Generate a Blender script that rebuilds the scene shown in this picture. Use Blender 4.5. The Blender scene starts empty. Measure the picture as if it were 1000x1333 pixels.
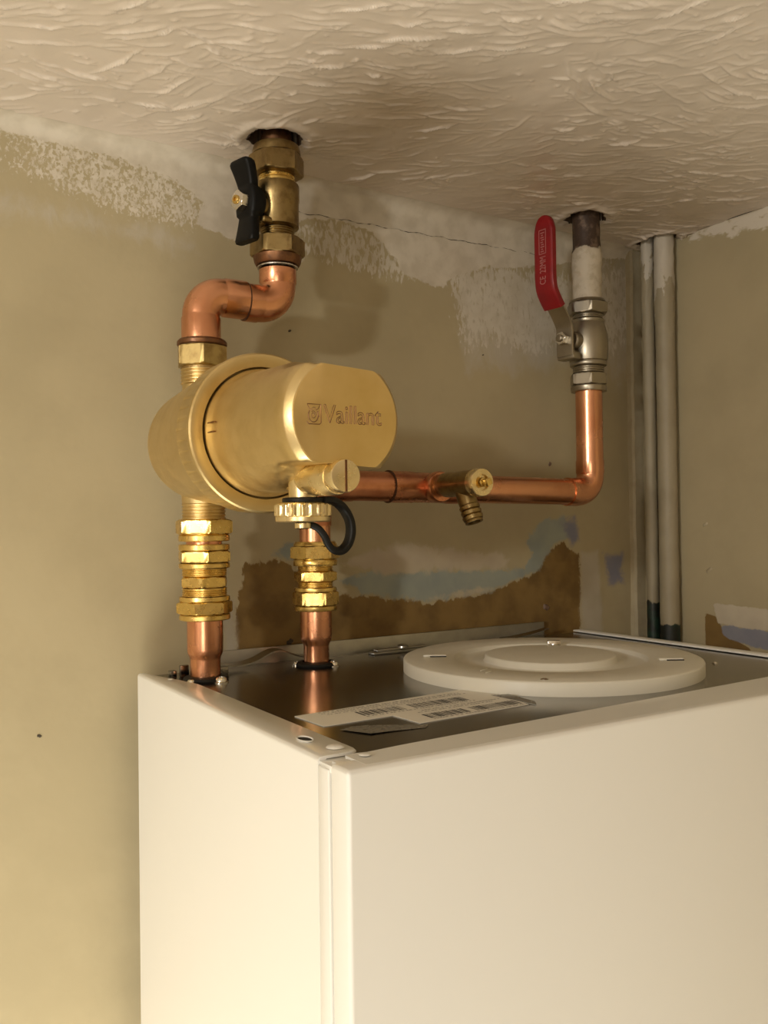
import bpy, bmesh, math, random
import numpy as np
from mathutils import Matrix, Vector, noise as mnoise

random.seed(4)
rng = np.random.default_rng(7)
S = bpy.context.scene
COL = S.collection
PI = math.pi

# ------------------------------------------------------------------ camera
cam_d = bpy.data.cameras.new('camera')
cam_d.sensor_fit = 'HORIZONTAL'
cam_d.sensor_width = 36.0
cam_d.lens = 1157.0 * 36.0 / 1000.0
cam_d.clip_start = 0.02
cam = bpy.data.objects.new('camera', cam_d)
COL.objects.link(cam)
yaw, pitch, roll = 0.55664, 0.01363, -0.01322
fw = Vector((math.sin(yaw)*math.cos(pitch), math.cos(yaw)*math.cos(pitch), math.sin(pitch)))
rt = Vector((math.cos(yaw), -math.sin(yaw), 0))
up = rt.cross(fw)
r2 = rt*math.cos(roll) + up*math.sin(roll)
u2 = up*math.cos(roll) - rt*math.sin(roll)
M = Matrix.Identity(4)
for i in range(3):
    M[i][0] = r2[i]; M[i][1] = u2[i]; M[i][2] = -fw[i]
M.translation = (-0.18752, -0.64096, 0.10552)
cam.matrix_world = M
S.camera = cam

# ------------------------------------------------------------------ world, lamps, exposure
w = bpy.data.worlds.new('world'); S.world = w; w.use_nodes = True
w.node_tree.nodes['Background'].inputs[0].default_value = (0.9, 0.8, 0.62, 1)
w.node_tree.nodes['Background'].inputs[1].default_value = 0.02


def lamp(name, loc, power, radius, color):
    d = bpy.data.lights.new(name, 'POINT')
    d.energy = power; d.shadow_soft_size = radius; d.color = color
    o = bpy.data.objects.new(name, d); o.location = loc
    COL.objects.link(o)
    return o


lamp('work_lamp', (-1.45, -1.02, 0.33), 61.0, 0.05, (1.0, 0.97, 0.91))
lamp('floor_lamp_light', (-0.34, -0.50, -0.73), 50.0, 0.22, (1.0, 0.95, 0.80))
lamp('room_light', (-1.10, -1.75, -0.22), 29.0, 0.30, (1.0, 0.95, 0.84))
S.view_settings.view_transform = 'Standard'
S.view_settings.look = 'None'
S.view_settings.exposure = -0.75
S.view_settings.gamma = 1.0
S.view_settings.use_curve_mapping = False

# ------------------------------------------------------------------ helpers


def put(o, parent=None):
    COL.objects.link(o)
    if parent is not None:
        o.parent = parent
    return o


def tag(o, label=None, cat=None, group=None, kind=None):
    if label: o['label'] = label
    if cat: o['category'] = cat
    if group: o['group'] = group
    if kind: o['kind'] = kind
    return o


def thing(name, label, cat, loc=(0, 0, 0), group=None):
    o = bpy.data.objects.new(name, None)
    o.empty_display_size = 0.02
    o.location = loc
    COL.objects.link(o)
    return tag(o, label, cat, group)


def mesh_obj(name, verts, faces, mat, parent=None, smooth=True, ang=35, off=True):
    """verts in world coordinates; made local to the parent's location"""
    me = bpy.data.meshes.new(name)
    o0 = Vector(parent_origin(parent))
    vs = [tuple(Vector(v) - o0) for v in verts]
    me.from_pydata(vs, [], faces)
    me.materials.append(mat)
    bm = bmesh.new(); bm.from_mesh(me)
    bmesh.ops.recalc_face_normals(bm, faces=bm.faces)
    bm.to_mesh(me); bm.free()
    if smooth:
        me.polygons.foreach_set('use_smooth', [True]*len(me.polygons))
        me.set_sharp_from_angle(angle=math.radians(ang))
    me.update()
    o = bpy.data.objects.new(name, me)
    return put(o, parent)


def parent_origin(p):
    o = Vector((0, 0, 0))
    while p is not None:
        o = o + Vector(p.location)
        p = p.parent
    return o


class G:
    """collects geometry (world coordinates) for one mesh"""
    def __init__(s): s.v = []; s.f = []

    def add(s, v, f):
        n = len(s.v); s.v += [tuple(x) for x in v]; s.f += [tuple(i+n for i in q) for q in f]
        return s

    def obj(s, name, mat, parent=None, **k): return mesh_obj(name, s.v, s.f, mat, parent, **k)

    # surface of revolution; prof = [(r, h)], frame = 4x4 with axis on local z
    def rev(s, prof, frame, seg=40, rfun=None, caps=(True, True)):
        v = []; f = []
        n = len(prof)
        for (r, h) in prof:
            for k in range(seg):
                a = 2*PI*k/seg
                rr = rfun(r, h, a) if rfun else r
                v.append(frame @ Vector((rr*math.cos(a), rr*math.sin(a), h)))
        for i in range(n-1):
            for k in range(seg):
                k2 = (k+1) % seg
                f.append((i*seg+k, i*seg+k2, (i+1)*seg+k2, (i+1)*seg+k))
        if caps[0]: f.append(tuple(range(seg-1, -1, -1)))
        if caps[1]: f.append(tuple(range((n-1)*seg, n*seg)))
        return s.add(v, f)

    # hexagonal nut with chamfered corners
    def hexnut(s, z0, z1, rc, frame, rot=0.0, cham=0.13, inner=None, sides=6):
        ap = rc*math.cos(PI/sides)
        H = z1-z0
        c = min(H*0.22, rc*cham*0.7)
        prof = [(ap*0.93, z0), (ap*0.99, z0+c*0.25), (rc*0.95, z0+c*0.6), (rc*1.01, z0+c), (rc*1.01, z1-c), (rc*0.95, z1-c*0.6), (ap*0.99, z1-c*0.25), (ap*0.93, z1)]
        st = 2*PI/sides

        def rf(r, h, a):
            b = (a - rot) % st
            return min(r, ap/math.cos(b-st/2))
        if inner:
            prof = [(inner, z0)] + prof + [(inner, z1), (inner, z0)]

            def rf2(r, h, a, rf=rf): return r if r == inner else rf(r, h, a)
            # segment start aligned with the corners
            fr = frame @ Matrix.Rotation(rot, 4, 'Z')
            return s.rev(prof, fr, 72, lambda r, h, a: r if r == inner else min(r, ap/math.cos((a % st)-st/2)), caps=(False, False))
        fr = frame @ Matrix.Rotation(rot, 4, 'Z')
        return s.rev(prof, fr, 72, lambda r, h, a: min(r, ap/math.cos((a % st)-st/2)))

    # tube along a path with varying radius
    def tube(s, pts, rad, seg=28, caps=True, flat=None, upv=None):
        pts = [Vector(p) for p in pts]
        n = len(pts)
        rad = rad if isinstance(rad, (list, tuple)) else [rad]*n
        T = []
        for i in range(n):
            a = pts[max(i-1, 0)]; b = pts[min(i+1, n-1)]
            T.append((b-a).normalized())
        u = Vector(upv) if upv else (Vector((0, 0, 1)) if abs(T[0].z) < 0.9 else Vector((1, 0, 0)))
        u = (u - T[0]*u.dot(T[0])).normalized()
        v = []; f = []
        for i in range(n):
            u = (u - T[i]*u.dot(T[i])).normalized()
            b = T[i].cross(u)
            for k in range(seg):
                a = 2*PI*k/seg
                ca, sa = math.cos(a), math.sin(a)
                if flat:
                    e = 0.55
                    ca = math.copysign(abs(ca)**e, ca)*flat[0]; sa = math.copysign(abs(sa)**e, sa)*flat[1]
                v.append(pts[i] + (u*ca + b*sa)*rad[i])
        for i in range(n-1):
            for k in range(seg):
                k2 = (k+1) % seg
                f.append((i*seg+k, i*seg+k2, (i+1)*seg+k2, (i+1)*seg+k))
        if caps:
            f.append(tuple(range(seg-1, -1, -1))); f.append(tuple(range((n-1)*seg, n*seg)))
        return s.add(v, f)

    def box(s, lo, hi, bev=0.0, frame=None, segs=2):
        bm = bmesh.new()
        bmesh.ops.create_cube(bm, size=1.0)
        for q in bm.verts:
            q.co = Vector([(lo[i]+hi[i])/2 + q.co[i]*(hi[i]-lo[i]) for i in range(3)])
        if bev > 0:
            bmesh.ops.bevel(bm, geom=list(bm.edges), offset=bev, segments=segs, affect='EDGES', profile=0.5)
        bm.verts.index_update()
        vs = [(frame @ q.co) if frame else q.co.copy() for q in bm.verts]
        fs = [tuple(q.index for q in p.verts) for p in bm.faces]
        bm.free()
        return s.add(vs, fs)

    # closed loft through rings of equal length
    def loft(s, rings, caps=True):
        m = len(rings[0]); v = [p for r in rings for p in r]; f = []
        for i in range(len(rings)-1):
            for k in range(m):
                k2 = (k+1) % m
                f.append((i*m+k, i*m+k2, (i+1)*m+k2, (i+1)*m+k))
        if caps:
            f.append(tuple(range(m-1, -1, -1))); f.append(tuple(range((len(rings)-1)*m, len(rings)*m)))
        return s.add(v, f)

    # flat plate: polygon in the xy plane between z0 and z1
    def plate(s, poly, z0, z1, frame=None):
        n = len(poly)
        v = [Vector((x, y, z0)) for x, y in poly] + [Vector((x, y, z1)) for x, y in poly]
        if frame: v = [frame @ q for q in v]
        f = [tuple(range(n-1, -1, -1)), tuple(range(n, 2*n))] + [(i, (i+1) % n, n+(i+1) % n, n+i) for i in range(n)]
        return s.add(v, f)


def frame_z(x, y): return Matrix.Translation((x, y, 0))


def frame_axis(origin, direction, upv=(0, 0, 1)):
    """local z along direction, local y as near as possible to upv"""
    z = Vector(direction).normalized()
    x = Vector(upv).cross(z).normalized()
    y = z.cross(x)
    m = Matrix.Identity(4)
    for i in range(3):
        m[i][0] = x[i]; m[i][1] = y[i]; m[i][2] = z[i]
    m.translation = origin
    return m


def thread(z0, z1, r, n, d=0.0008):
    """ring profile like a screw thread"""
    out = []
    st = (z1-z0)/n
    for i in range(n):
        out += [(r-d, z0+st*i+st*0.05), (r, z0+st*i+st*0.38), (r, z0+st*i+st*0.62), (r-d, z0+st*i+st*0.95)]
    return out


def arc_pts(c, a, b, n=9):
    """quarter bend: corner point c, from a to b (both at bend radius from the corner)"""
    c, a, b = Vector(c), Vector(a), Vector(b)
    o = a + b - c
    out = []
    for i in range(n+1):
        t = PI/2*i/n
        out.append(o + (a-o)*math.cos(t) + (b-o)*math.sin(t))
    return out


# ------------------------------------------------------------------ materials
def nn(nt, kind, **inp):
    n = nt.nodes.new(kind)
    for k, val in inp.items():
        n.inputs[k].default_value = val
    return n


def base_mat(name):
    m = bpy.data.materials.new(name); m.use_nodes = True
    nt = m.node_tree
    return m, nt, nt.nodes['Principled BSDF']


def texco(nt, scale=(1, 1, 1)):
    g = nt.nodes.new('ShaderNodeNewGeometry')
    mp = nt.nodes.new('ShaderNodeMapping')
    mp.inputs['Scale'].default_value = scale
    nt.links.new(g.outputs['Position'], mp.inputs['Vector'])
    return mp.outputs['Vector']


def noise_n(nt, scale, detail=3, rough=0.55, st=(1, 1, 1), dist=0.0):
    n = nt.nodes.new('ShaderNodeTexNoise')
    n.inputs['Scale'].default_value = scale; n.inputs['Detail'].default_value = detail
    n.inputs['Roughness'].default_value = rough; n.inputs['Distortion'].default_value = dist
    nt.links.new(texco(nt, st), n.inputs['Vector'])
    return n.outputs['Fac']


def maprange(nt, src, a, b, c=0.0, d=1.0, smooth=True):
    n = nt.nodes.new('ShaderNodeMapRange')
    n.interpolation_type = 'SMOOTHSTEP' if smooth else 'LINEAR'
    n.inputs['From Min'].default_value = a; n.inputs['From Max'].default_value = b
    n.inputs['To Min'].default_value = c; n.inputs['To Max'].default_value = d
    nt.links.new(src, n.inputs['Value'])
    return n.outputs['Result']


def mixc(nt, fac, a, b):
    n = nt.nodes.new('ShaderNodeMix'); n.data_type = 'RGBA'
    if isinstance(fac, float): n.inputs[0].default_value = fac
    else: nt.links.new(fac, n.inputs[0])
    for idx, c in ((6, a), (7, b)):
        if isinstance(c, (tuple, list)): n.inputs[idx].default_value = (*c, 1)
        else: nt.links.new(c, n.inputs[idx])
    return n.outputs[2]


def math_n(nt, op, a, b=None):
    n = nt.nodes.new('ShaderNodeMath'); n.operation = op
    for i, q in enumerate((a, b)):
        if q is None: continue
        if isinstance(q, (int, float)): n.inputs[i].default_value = q
        else: nt.links.new(q, n.inputs[i])
    return n.outputs[0]


def bump(nt, bsdf, src, strength, dist=0.001):
    b = nt.nodes.new('ShaderNodeBump')
    b.inputs['Strength'].default_value = strength; b.inputs['Distance'].default_value = dist
    nt.links.new(src, b.inputs['Height'])
    nt.links.new(b.outputs['Normal'], bsdf.inputs['Normal'])


def surf(name, col, rough=0.4, metal=0.0, col2=None, nscale=60, nlo=0.4, nhi=0.7, bscale=0, bstr=0.2, rvar=0.1, coat=0.0, spec=0.5):
    m, nt, b = base_mat(name)
    if col2:
        f = maprange(nt, noise_n(nt, nscale, 4, 0.6), nlo, nhi)
        nt.links.new(mixc(nt, f, col, col2), b.inputs['Base Color'])
    else:
        b.inputs['Base Color'].default_value = (*col, 1)
    b.inputs['Metallic'].default_value = metal
    if rvar > 0:
        nt.links.new(maprange(nt, noise_n(nt, nscale*1.7, 3), 0.3, 0.75, max(0.03, rough-rvar), rough+rvar), b.inputs['Roughness'])
    else:
        b.inputs['Roughness'].default_value = rough
    b.inputs['Specular IOR Level'].default_value = spec
    b.inputs['Coat Weight'].default_value = coat
    if bscale:
        bump(nt, b, noise_n(nt, bscale, 3, 0.6), bstr, 0.0006)
    return m


BRASS = surf('brass', (0.80, 0.58, 0.20), 0.30, 1.0, (0.66, 0.45, 0.14), 90, 0.45, 0.75, 900, 0.05, 0.07)
BRASS_CAST = surf('cast_brass', (0.72, 0.56, 0.28), 0.40, 1.0, (0.66, 0.50, 0.23), 45, 0.4, 0.7, 1500, 0.10, 0.05)
BRASS_FACE = surf('machined_brass', (0.80, 0.60, 0.27), 0.38, 1.0, (0.74, 0.54, 0.22), 35, 0.4, 0.75, 0, 0, 0.06)
BRASS_W = surf('weathered_brass', (0.48, 0.36, 0.15), 0.36, 1.0, (0.32, 0.22, 0.09), 120, 0.4, 0.7, 700, 0.08, 0.06)
BRASS_OLD = surf('tarnished_brass', (0.33, 0.24, 0.105), 0.38, 1.0, (0.22, 0.15, 0.065), 120, 0.4, 0.7, 700, 0.08, 0.08)
BRASS_DARK = surf('brown_tarnish', (0.24, 0.12, 0.06), 0.45, 1.0, (0.15, 0.08, 0.05), 150, 0.4, 0.7, 0, 0, 0.1)
BRASS_PALE = surf('pale_brass', (0.86, 0.72, 0.44), 0.30, 1.0, (0.78, 0.62, 0.32), 70, 0.4, 0.7, 0, 0, 0.06)
COPPER = surf('copper', (0.78, 0.395, 0.23), 0.26, 1.0, (0.67, 0.305, 0.165), 22, 0.4, 0.75, 0, 0, 0.03)
COPPER_D = surf('dulled_copper', (0.66, 0.30, 0.17), 0.30, 1.0, (0.48, 0.19, 0.10), 28, 0.4, 0.7, 0, 0, 0.04)
COPPER_S = surf('dark_solder_joint', (0.10, 0.05, 0.03), 0.5, 0.6, None, 60, rvar=0)
NICKEL = surf('nickel_plate', (0.38, 0.34, 0.265), 0.38, 1.0, (0.34, 0.30, 0.235), 40, 0.4, 0.7, 0, 0, 0.04)
STEEL = surf('bright_steel', (0.75, 0.72, 0.66), 0.22, 1.0, None, 80, rvar=0.05)
GALV = surf('galvanised_steel', (0.25, 0.238, 0.215), 0.20, 1.0, (0.235, 0.222, 0.20), 20, 0.35, 0.7, 0, 0, 0.015)
GALV_L = surf('bright_galvanised_steel', (0.40, 0.39, 0.36), 0.33, 1.0, (0.35, 0.34, 0.315), 60, 0.35, 0.7, 0, 0, 0.04)
SOLDER = surf('solder', (0.80, 0.78, 0.72), 0.35, 1.0, (0.5, 0.47, 0.42), 300, 0.4, 0.6, 600, 0.3)
BLACK = surf('black_plastic', (0.003, 0.003, 0.003), 0.45, 0.0, None, 80, rvar=0.0, spec=0.2)
RUBBER = surf('black_rubber', (0.005, 0.0046, 0.004), 0.5, 0.0, None, 80, rvar=0.0, spec=0.3)
RED = surf('red_vinyl', (0.25, 0.004, 0.008), 0.45, 0.0, (0.20, 0.003, 0.007), 60, rvar=0.05)
REDPRINT = surf('pale_print', (0.42, 0.17, 0.16), 0.5, rvar=0)
ENAMEL = surf('white_enamel', (0.775, 0.765, 0.725), 0.30, 0.0, None, 60, rvar=0, coat=0.25)
GREYPL = surf('pale_grey_plastic', (0.66, 0.63, 0.54), 0.45, 0.0, None, 60, rvar=0.04)
PAPER = surf('white_paper', (0.70, 0.67, 0.60), 0.6, rvar=0)
INK = surf('black_ink', (0.03, 0.03, 0.03), 0.6, rvar=0)
INKG = surf('grey_ink', (0.22, 0.21, 0.19), 0.6, rvar=0)
TAPE = surf('torn_clear_tape', (0.17, 0.16, 0.135), 0.28, rvar=0.05)
HOLE = surf('dark_hole', (0.015, 0.012, 0.01), 0.9, rvar=0)
MARK = surf('dark_speck', (0.05, 0.038, 0.025), 0.8, rvar=0)
PLUG = surf('red_brown_plug', (0.16, 0.10, 0.07), 0.6, rvar=0)


# ------------------------------------------------------------------ setting: ceiling, walls, floor
CZ = 0.3934      # ceiling height over the boiler's top
WY = 0.020       # back wall
RX = 0.545       # right wall
XL, YF, ZF = -1.9, -2.7, -1.95


def axis(coarse_a, fine0, fine1, step, coarse_b):
    n = int(round((fine1-fine0)/step))
    return np.concatenate([np.array(coarse_a, float), np.linspace(fine0, fine1, n+1), np.array(coarse_b, float)])


def grid_obj(name, A, B, pos, mat, flip=False, attrs=None):
    """A, B: 1-D axes; pos: (len(A)*len(B), 3) positions"""
    na, nb = len(A), len(B)
    me = bpy.data.meshes.new(name)
    idx = np.arange(na*nb).reshape(na, nb)
    q = np.stack([idx[:-1, :-1], idx[1:, :-1], idx[1:, 1:], idx[:-1, 1:]], -1).reshape(-1, 4)
    if flip: q = q[:, ::-1]
    me.vertices.add(na*nb); me.vertices.foreach_set('co', pos.astype(np.float32).ravel())
    nf = len(q)
    me.loops.add(nf*4); me.loops.foreach_set('vertex_index', np.ascontiguousarray(q).astype(np.int32).ravel())
    me.polygons.add(nf); me.polygons.foreach_set('loop_start', np.arange(0, nf*4, 4, dtype=np.int32))
    me.update(calc_edges=True)
    me.polygons.foreach_set('use_smooth', np.ones(nf, dtype=bool))
    for k, val in (attrs or {}).items():
        at = me.attributes.new(k, 'FLOAT', 'POINT')
        at.data.foreach_set('value', val.astype(np.float32).ravel())
    me.materials.append(mat)
    me.validate(); me.update()
    o = bpy.data.objects.new(name, me)
    o['kind'] = 'structure'
    return put(o)


def sdf(P, poly):
    """signed distance (inside positive) of points P (n,2) to a polygon"""
    poly = np.array(poly, float)
    d = np.full(len(P), 1e9); ins = np.zeros(len(P), bool)
    for i in range(len(poly)):
        a = poly[i]; b = poly[(i+1) % len(poly)]
        e = b-a; q = P-a
        t = np.clip((q @ e)/max(e @ e, 1e-12), 0, 1)
        d = np.minimum(d, np.linalg.norm(q - t[:, None]*e, axis=1))
        c = ((a[1] > P[:, 1]) != (b[1] > P[:, 1]))
        with np.errstate(divide='ignore', invalid='ignore'):
            x = (b[0]-a[0])*(P[:, 1]-a[1])/(b[1]-a[1]) + a[0]
        ins ^= c & (P[:, 0] < x)
    return np.where(ins, d, -d)


def soft(P, polys, wdt, val=1.0):
    out = np.zeros(len(P))
    for pl in polys:
        t = np.clip(sdf(P, pl)/wdt*0.5+0.5, 0, 1)
        out = np.maximum(out, t*t*(3-2*t)*val)
    return out


def smooth_noise(shape_a, shape_b, scale, seed):
    """value noise on a grid, cell = scale samples"""
    r = np.random.default_rng(seed)
    ga, gb = int(shape_a/scale)+3, int(shape_b/scale)+3
    g = r.random((ga, gb))
    ia = np.arange(shape_a)/scale; ib = np.arange(shape_b)/scale
    a0 = ia.astype(int); b0 = ib.astype(int)
    fa = (ia-a0)[:, None]; fb = (ib-b0)[None, :]
    fa = fa*fa*(3-2*fa); fb = fb*fb*(3-2*fb)
    return (g[a0][:, b0]*(1-fa)*(1-fb) + g[a0+1][:, b0]*fa*(1-fb) + g[a0][:, b0+1]*(1-fa)*fb + g[a0+1][:, b0+1]*fa*fb)


# --- paint on plaster
TAUPE, TAUPE2 = (0.412, 0.346, 0.213), (0.368, 0.309, 0.188)
WHITEP = (0.60, 0.545, 0.45)


def wall_material(name, layers, bscale=140, bstr=0.12):
    """layers: (attribute, colour, colour2, noise scale, stretch, amplitude, edge softness)"""
    m, nt, b = base_mat(name)
    f0 = maprange(nt, noise_n(nt, 9, 5, 0.6), 0.35, 0.7)
    c = mixc(nt, f0, TAUPE, TAUPE2)
    hsum = None
    for (at, c1, c2, ns, st, amp, edge) in layers:
        a = nt.nodes.new('ShaderNodeAttribute'); a.attribute_name = at
        n1 = noise_n(nt, ns, 5, 0.62, st, 0.4)
        v = math_n(nt, 'ADD', a.outputs['Fac'], math_n(nt, 'MULTIPLY', math_n(nt, 'SUBTRACT', n1, 0.5), amp))
        f = maprange(nt, v, 0.5-edge, 0.5+edge)
        cc = mixc(nt, maprange(nt, noise_n(nt, ns*0.35, 3), 0.35, 0.7), c1, c2)
        c = mixc(nt, f, c, cc)
        hsum = f if hsum is None else math_n(nt, 'MAXIMUM', hsum, f)
    nt.links.new(c, b.inputs['Base Color'])
    b.inputs['Roughness'].default_value = 0.62
    b.inputs['Specular IOR Level'].default_value = 0.35
    h = math_n(nt, 'ADD', math_n(nt, 'MULTIPLY', noise_n(nt, bscale, 4, 0.6), 0.5), math_n(nt, 'MULTIPLY', noise_n(nt, 35, 2), 1.2))
    if hsum is not None:
        h = math_n(nt, 'ADD', h, math_n(nt, 'MULTIPLY', hsum, 0.6))
    bump(nt, b, h, bstr*3, 0.0007)
    return m


BROWN, BROWN2 = (0.22, 0.135, 0.042), (0.15, 0.088, 0.027)
TEAL, TEAL2 = (0.30, 0.32, 0.27), (0.24, 0.27, 0.25)
CREAM, CREAM2 = (0.46, 0.39, 0.28), (0.41, 0.34, 0.25)
SLATE, SLATE2 = (0.20, 0.20, 0.25), (0.24, 0.23, 0.26)
one = (1, 1, 1)
WALLM = wall_material('painted_back_wall', [
    ('brown', BROWN, BROWN2, 120, (1, 1, 0.6), 1.0, 0.06),
    ('teal', TEAL, TEAL2, 80, one, 0.9, 0.12),
    ('cream', CREAM, CREAM2, 65, one, 0.95, 0.14),
    ('slate', SLATE, SLATE2, 75, one, 0.6, 0.14),
    ('haze', (0.45, 0.405, 0.325), (0.42, 0.37, 0.285), 70, (1, 1, 0.6), 1.0, 0.30),
    ('speckle', WHITEP, (0.52, 0.46, 0.36), 380, (1, 1, 0.75), 1.6, 0.12),
    ('brushed', (0.56, 0.515, 0.43), (0.5, 0.45, 0.36), 200, (1.3, 1, 0.5), 1.7, 0.10),
    ('white', WHITEP, (0.50, 0.445, 0.355), 160, one, 0.9, 0.08),
    ('green', (0.012, 0.035, 0.02), (0.008, 0.015, 0.008), 90, one, 0.4, 0.06),
])
XA = axis([XL, -1.0, -0.4], -0.13, RX, 0.0025, [])
ZA = axis([ZF, -1.0, -0.5], -0.28, CZ, 0.0025, [])
gx, gz = np.meshgrid(XA, ZA, indexing='ij')
P2 = np.stack([gx.ravel(), gz.ravel()], 1)
yy = np.full(gx.shape, WY)
# gentle waviness of the plaster and the rounded join with the ceiling
wav = smooth_noise(len(XA), len(ZA), 22, 3)-0.5
yy += wav*0.0012
t = np.clip((gz-(CZ-0.012))/0.012, 0, 1)
yy -= 0.012*(1-np.sqrt(np.clip(1-t*t, 0, 1)))
white_poly = [(-0.20, 0.42), (-0.20, 0.3845), (-0.087, 0.384), (-0.056, 0.3825), (-0.007, 0.381), (0.035, 0.373), (0.062, 0.360), (0.054, 0.342), (0.083, 0.3345), (0.112, 0.331), (0.125, 0.350), (0.150, 0.3615), (0.185, 0.366), (0.215, 0.361), (0.235, 0.345), (0.250, 0.328), (0.288, 0.321), (0.305, 0.335), (0.34, 0.348), (0.38, 0.352), (0.42, 0.362), (0.47, 0.372), (0.50, 0.380), (0.56, 0.387), (0.56, 0.42)]
def max3(a, b_, c): return np.maximum(a, np.maximum(b_, c))


attrs = {
    'white': soft(P2, [white_poly], 0.009),
    'speckle': soft(P2, [[(-0.2, 0.40), (-0.2, 0.352), (-0.087, 0.352), (-0.046, 0.348), (-0.008, 0.337), (0.0546, 0.3343), (0.075, 0.36), (0.03, 0.39)]], 0.010, 0.53)*np.clip(0.62+(P2[:, 0]+0.09)*9, 0.6, 1.0),
    'brushed': max3(soft(P2, [[(0.13, 0.352), (0.14, 0.327), (0.1733, 0.3254), (0.243, 0.3176), (0.262, 0.325), (0.25, 0.355), (0.18, 0.37)]], 0.010, 0.52),
                          soft(P2, [[(0.445, 0.372), (0.455, 0.300), (0.485, 0.262), (0.525, 0.285), (0.56, 0.30), (0.56, 0.385)]], 0.03, 0.60),
                          soft(P2, [[(0.29, 0.352), (0.303, 0.300), (0.315, 0.262), (0.345, 0.275), (0.405, 0.266), (0.452, 0.288), (0.47, 0.36)]], 0.022, 0.66)),
    'haze': np.maximum(soft(P2, [[(0.298, 0.34), (0.315, 0.245), (0.40, 0.248), (0.452, 0.27), (0.47, 0.36)]], 0.02, 0.62),
                       np.maximum(soft(P2, [[(0.44, 0.385), (0.56, 0.392), (0.56, 0.31), (0.515, 0.235), (0.49, 0.25), (0.45, 0.29)]], 0.03, 0.62),
                                  np.maximum(soft(P2, [[(-0.2, 0.35), (0.05, 0.335), (0.06, 0.315), (-0.2, 0.325)]], 0.016, 0.5),
                                             soft(P2, [[(0.073, 0.042), (0.083, 0.048), (0.086, -0.01), (0.073, -0.01)], [(0.4575, 0.074), (0.484, 0.077), (0.488, -0.02), (0.4575, -0.02)]], 0.008, 0.85)))),
    'brown': soft(P2, [[(0.093, 0.075), (0.127, 0.077), (0.137, 0.067), (0.177, 0.046), (0.20, 0.044), (0.272, 0.0337), (0.342, 0.0405), (0.400, 0.0563), (0.4157, 0.0785), (0.436, 0.0833), (0.456, 0.0735), (0.4576, -0.03), (0.0858, -0.03), (0.0849, 0.0354)]], 0.012),
    'teal': np.maximum(soft(P2, [[(0.174, 0.060), (0.21, 0.066), (0.272, 0.0649), (0.3806, 0.0608), (0.4009, 0.085), (0.43, 0.093), (0.4002, 0.0563), (0.342, 0.0405), (0.272, 0.0337), (0.199, 0.0445)], [(0.3812, 0.088), (0.41, 0.108), (0.437, 0.113), (0.447, 0.089), (0.418, 0.082), (0.4004, 0.0676)]], 0.012, 0.85),
                       soft(P2, [[(0.1066, 0.0804), (0.1307, 0.0954), (0.16, 0.085), (0.16, 0.06), (0.137, 0.072)]], 0.012, 0.72)),
    'cream': soft(P2, [[(0.177, 0.072), (0.223, 0.0902), (0.307, 0.0849), (0.375, 0.074), (0.36, 0.058), (0.306, 0.0594), (0.223, 0.058)], [(0.17, 0.054), (0.185, 0.05), (0.2, 0.042), (0.188, 0.042)], [(0.26, 0.040), (0.34, 0.047), (0.35, 0.0415), (0.272, 0.033)]], 0.012, 0.75),
    'slate': soft(P2, [[(0.4895, 0.0726), (0.520, 0.072), (0.520, 0.0388), (0.4942, 0.037)], [(0.43, 0.105), (0.452, 0.115), (0.46, 0.085), (0.445, 0.08)]], 0.018, 0.80),
    'green': soft(P2, [[(0.535, 0.022), (0.560, 0.03), (0.560, -0.05), (0.535, -0.05)]], 0.002),
}
pos = np.stack([gx.ravel(), yy.ravel(), gz.ravel()], 1)
wall_back = grid_obj('wall_back', XA, ZA, pos, WALLM, attrs=attrs)

# --- right wall (plane x = RX)
WALLR = wall_material('painted_right_wall', [
    ('brown', BROWN, BROWN2, 60, one, 0.4, 0.08),
    ('cream', (0.52, 0.46, 0.35), (0.47, 0.41, 0.31), 110, one, 0.9, 0.12),
    ('slate', (0.24, 0.24, 0.27), (0.21, 0.21, 0.25), 110, one, 0.9, 0.12),
    ('white', WHITEP, (0.60, 0.545, 0.45), 130, (1, 0.5, 1), 1.3, 0.12)])
YA = axis([YF, -1.2, -0.6], -0.34, WY, 0.003, [])
ZB = axis([ZF, -1.0, -0.4], -0.08, CZ, 0.003, [])
gy, gz2 = np.meshgrid(YA, ZB, indexing='ij')
Q2 = np.stack([gy.ravel(), gz2.ravel()], 1)
xx = RX + (smooth_noise(len(YA), len(ZB), 20, 9)-0.5)*0.0010
grid_obj('wall_right', YA, ZB, np.stack([xx.ravel(), gy.ravel(), gz2.ravel()], 1), WALLR, flip=True, attrs={
    'cream': soft(Q2, [[(-0.070, 0.0245), (-0.098, 0.0233), (-0.16, 0.022), (-0.16, 0.004), (-0.112, 0.001), (-0.0765, 0.0043)]], 0.004, 0.9),
    'slate': soft(Q2, [[(-0.078, 0.0045), (-0.16, 0.001), (-0.16, -0.02), (-0.10, -0.012), (-0.083, -0.008)]], 0.004, 0.9),
    'brown': soft(Q2, [[(-0.061, 0.014), (-0.074, 0.012), (-0.085, -0.004), (-0.112, -0.016), (-0.112, -0.03), (-0.061, -0.03)]], 0.004, 0.9),
    'white': soft(Q2, [[(-0.044, 0.40), (-0.05, 0.383), (-0.075, 0.382), (-0.10, 0.374), (-0.22, 0.368), (-0.3, 0.40)]], 0.006, 0.66),
})

# --- ceiling: brushed texture plaster with raised arcs
CS = 0.0011
XC = axis([XL, -1.0, -0.5], -0.24, RX, CS, [])
YC = axis([YF, -1.5, -0.75], -0.58, WY, CS, [])
nx0, ny0 = 3, 3
nx, ny = len(XC)-nx0, len(YC)-ny0
Hm = np.zeros((nx, ny))


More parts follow.
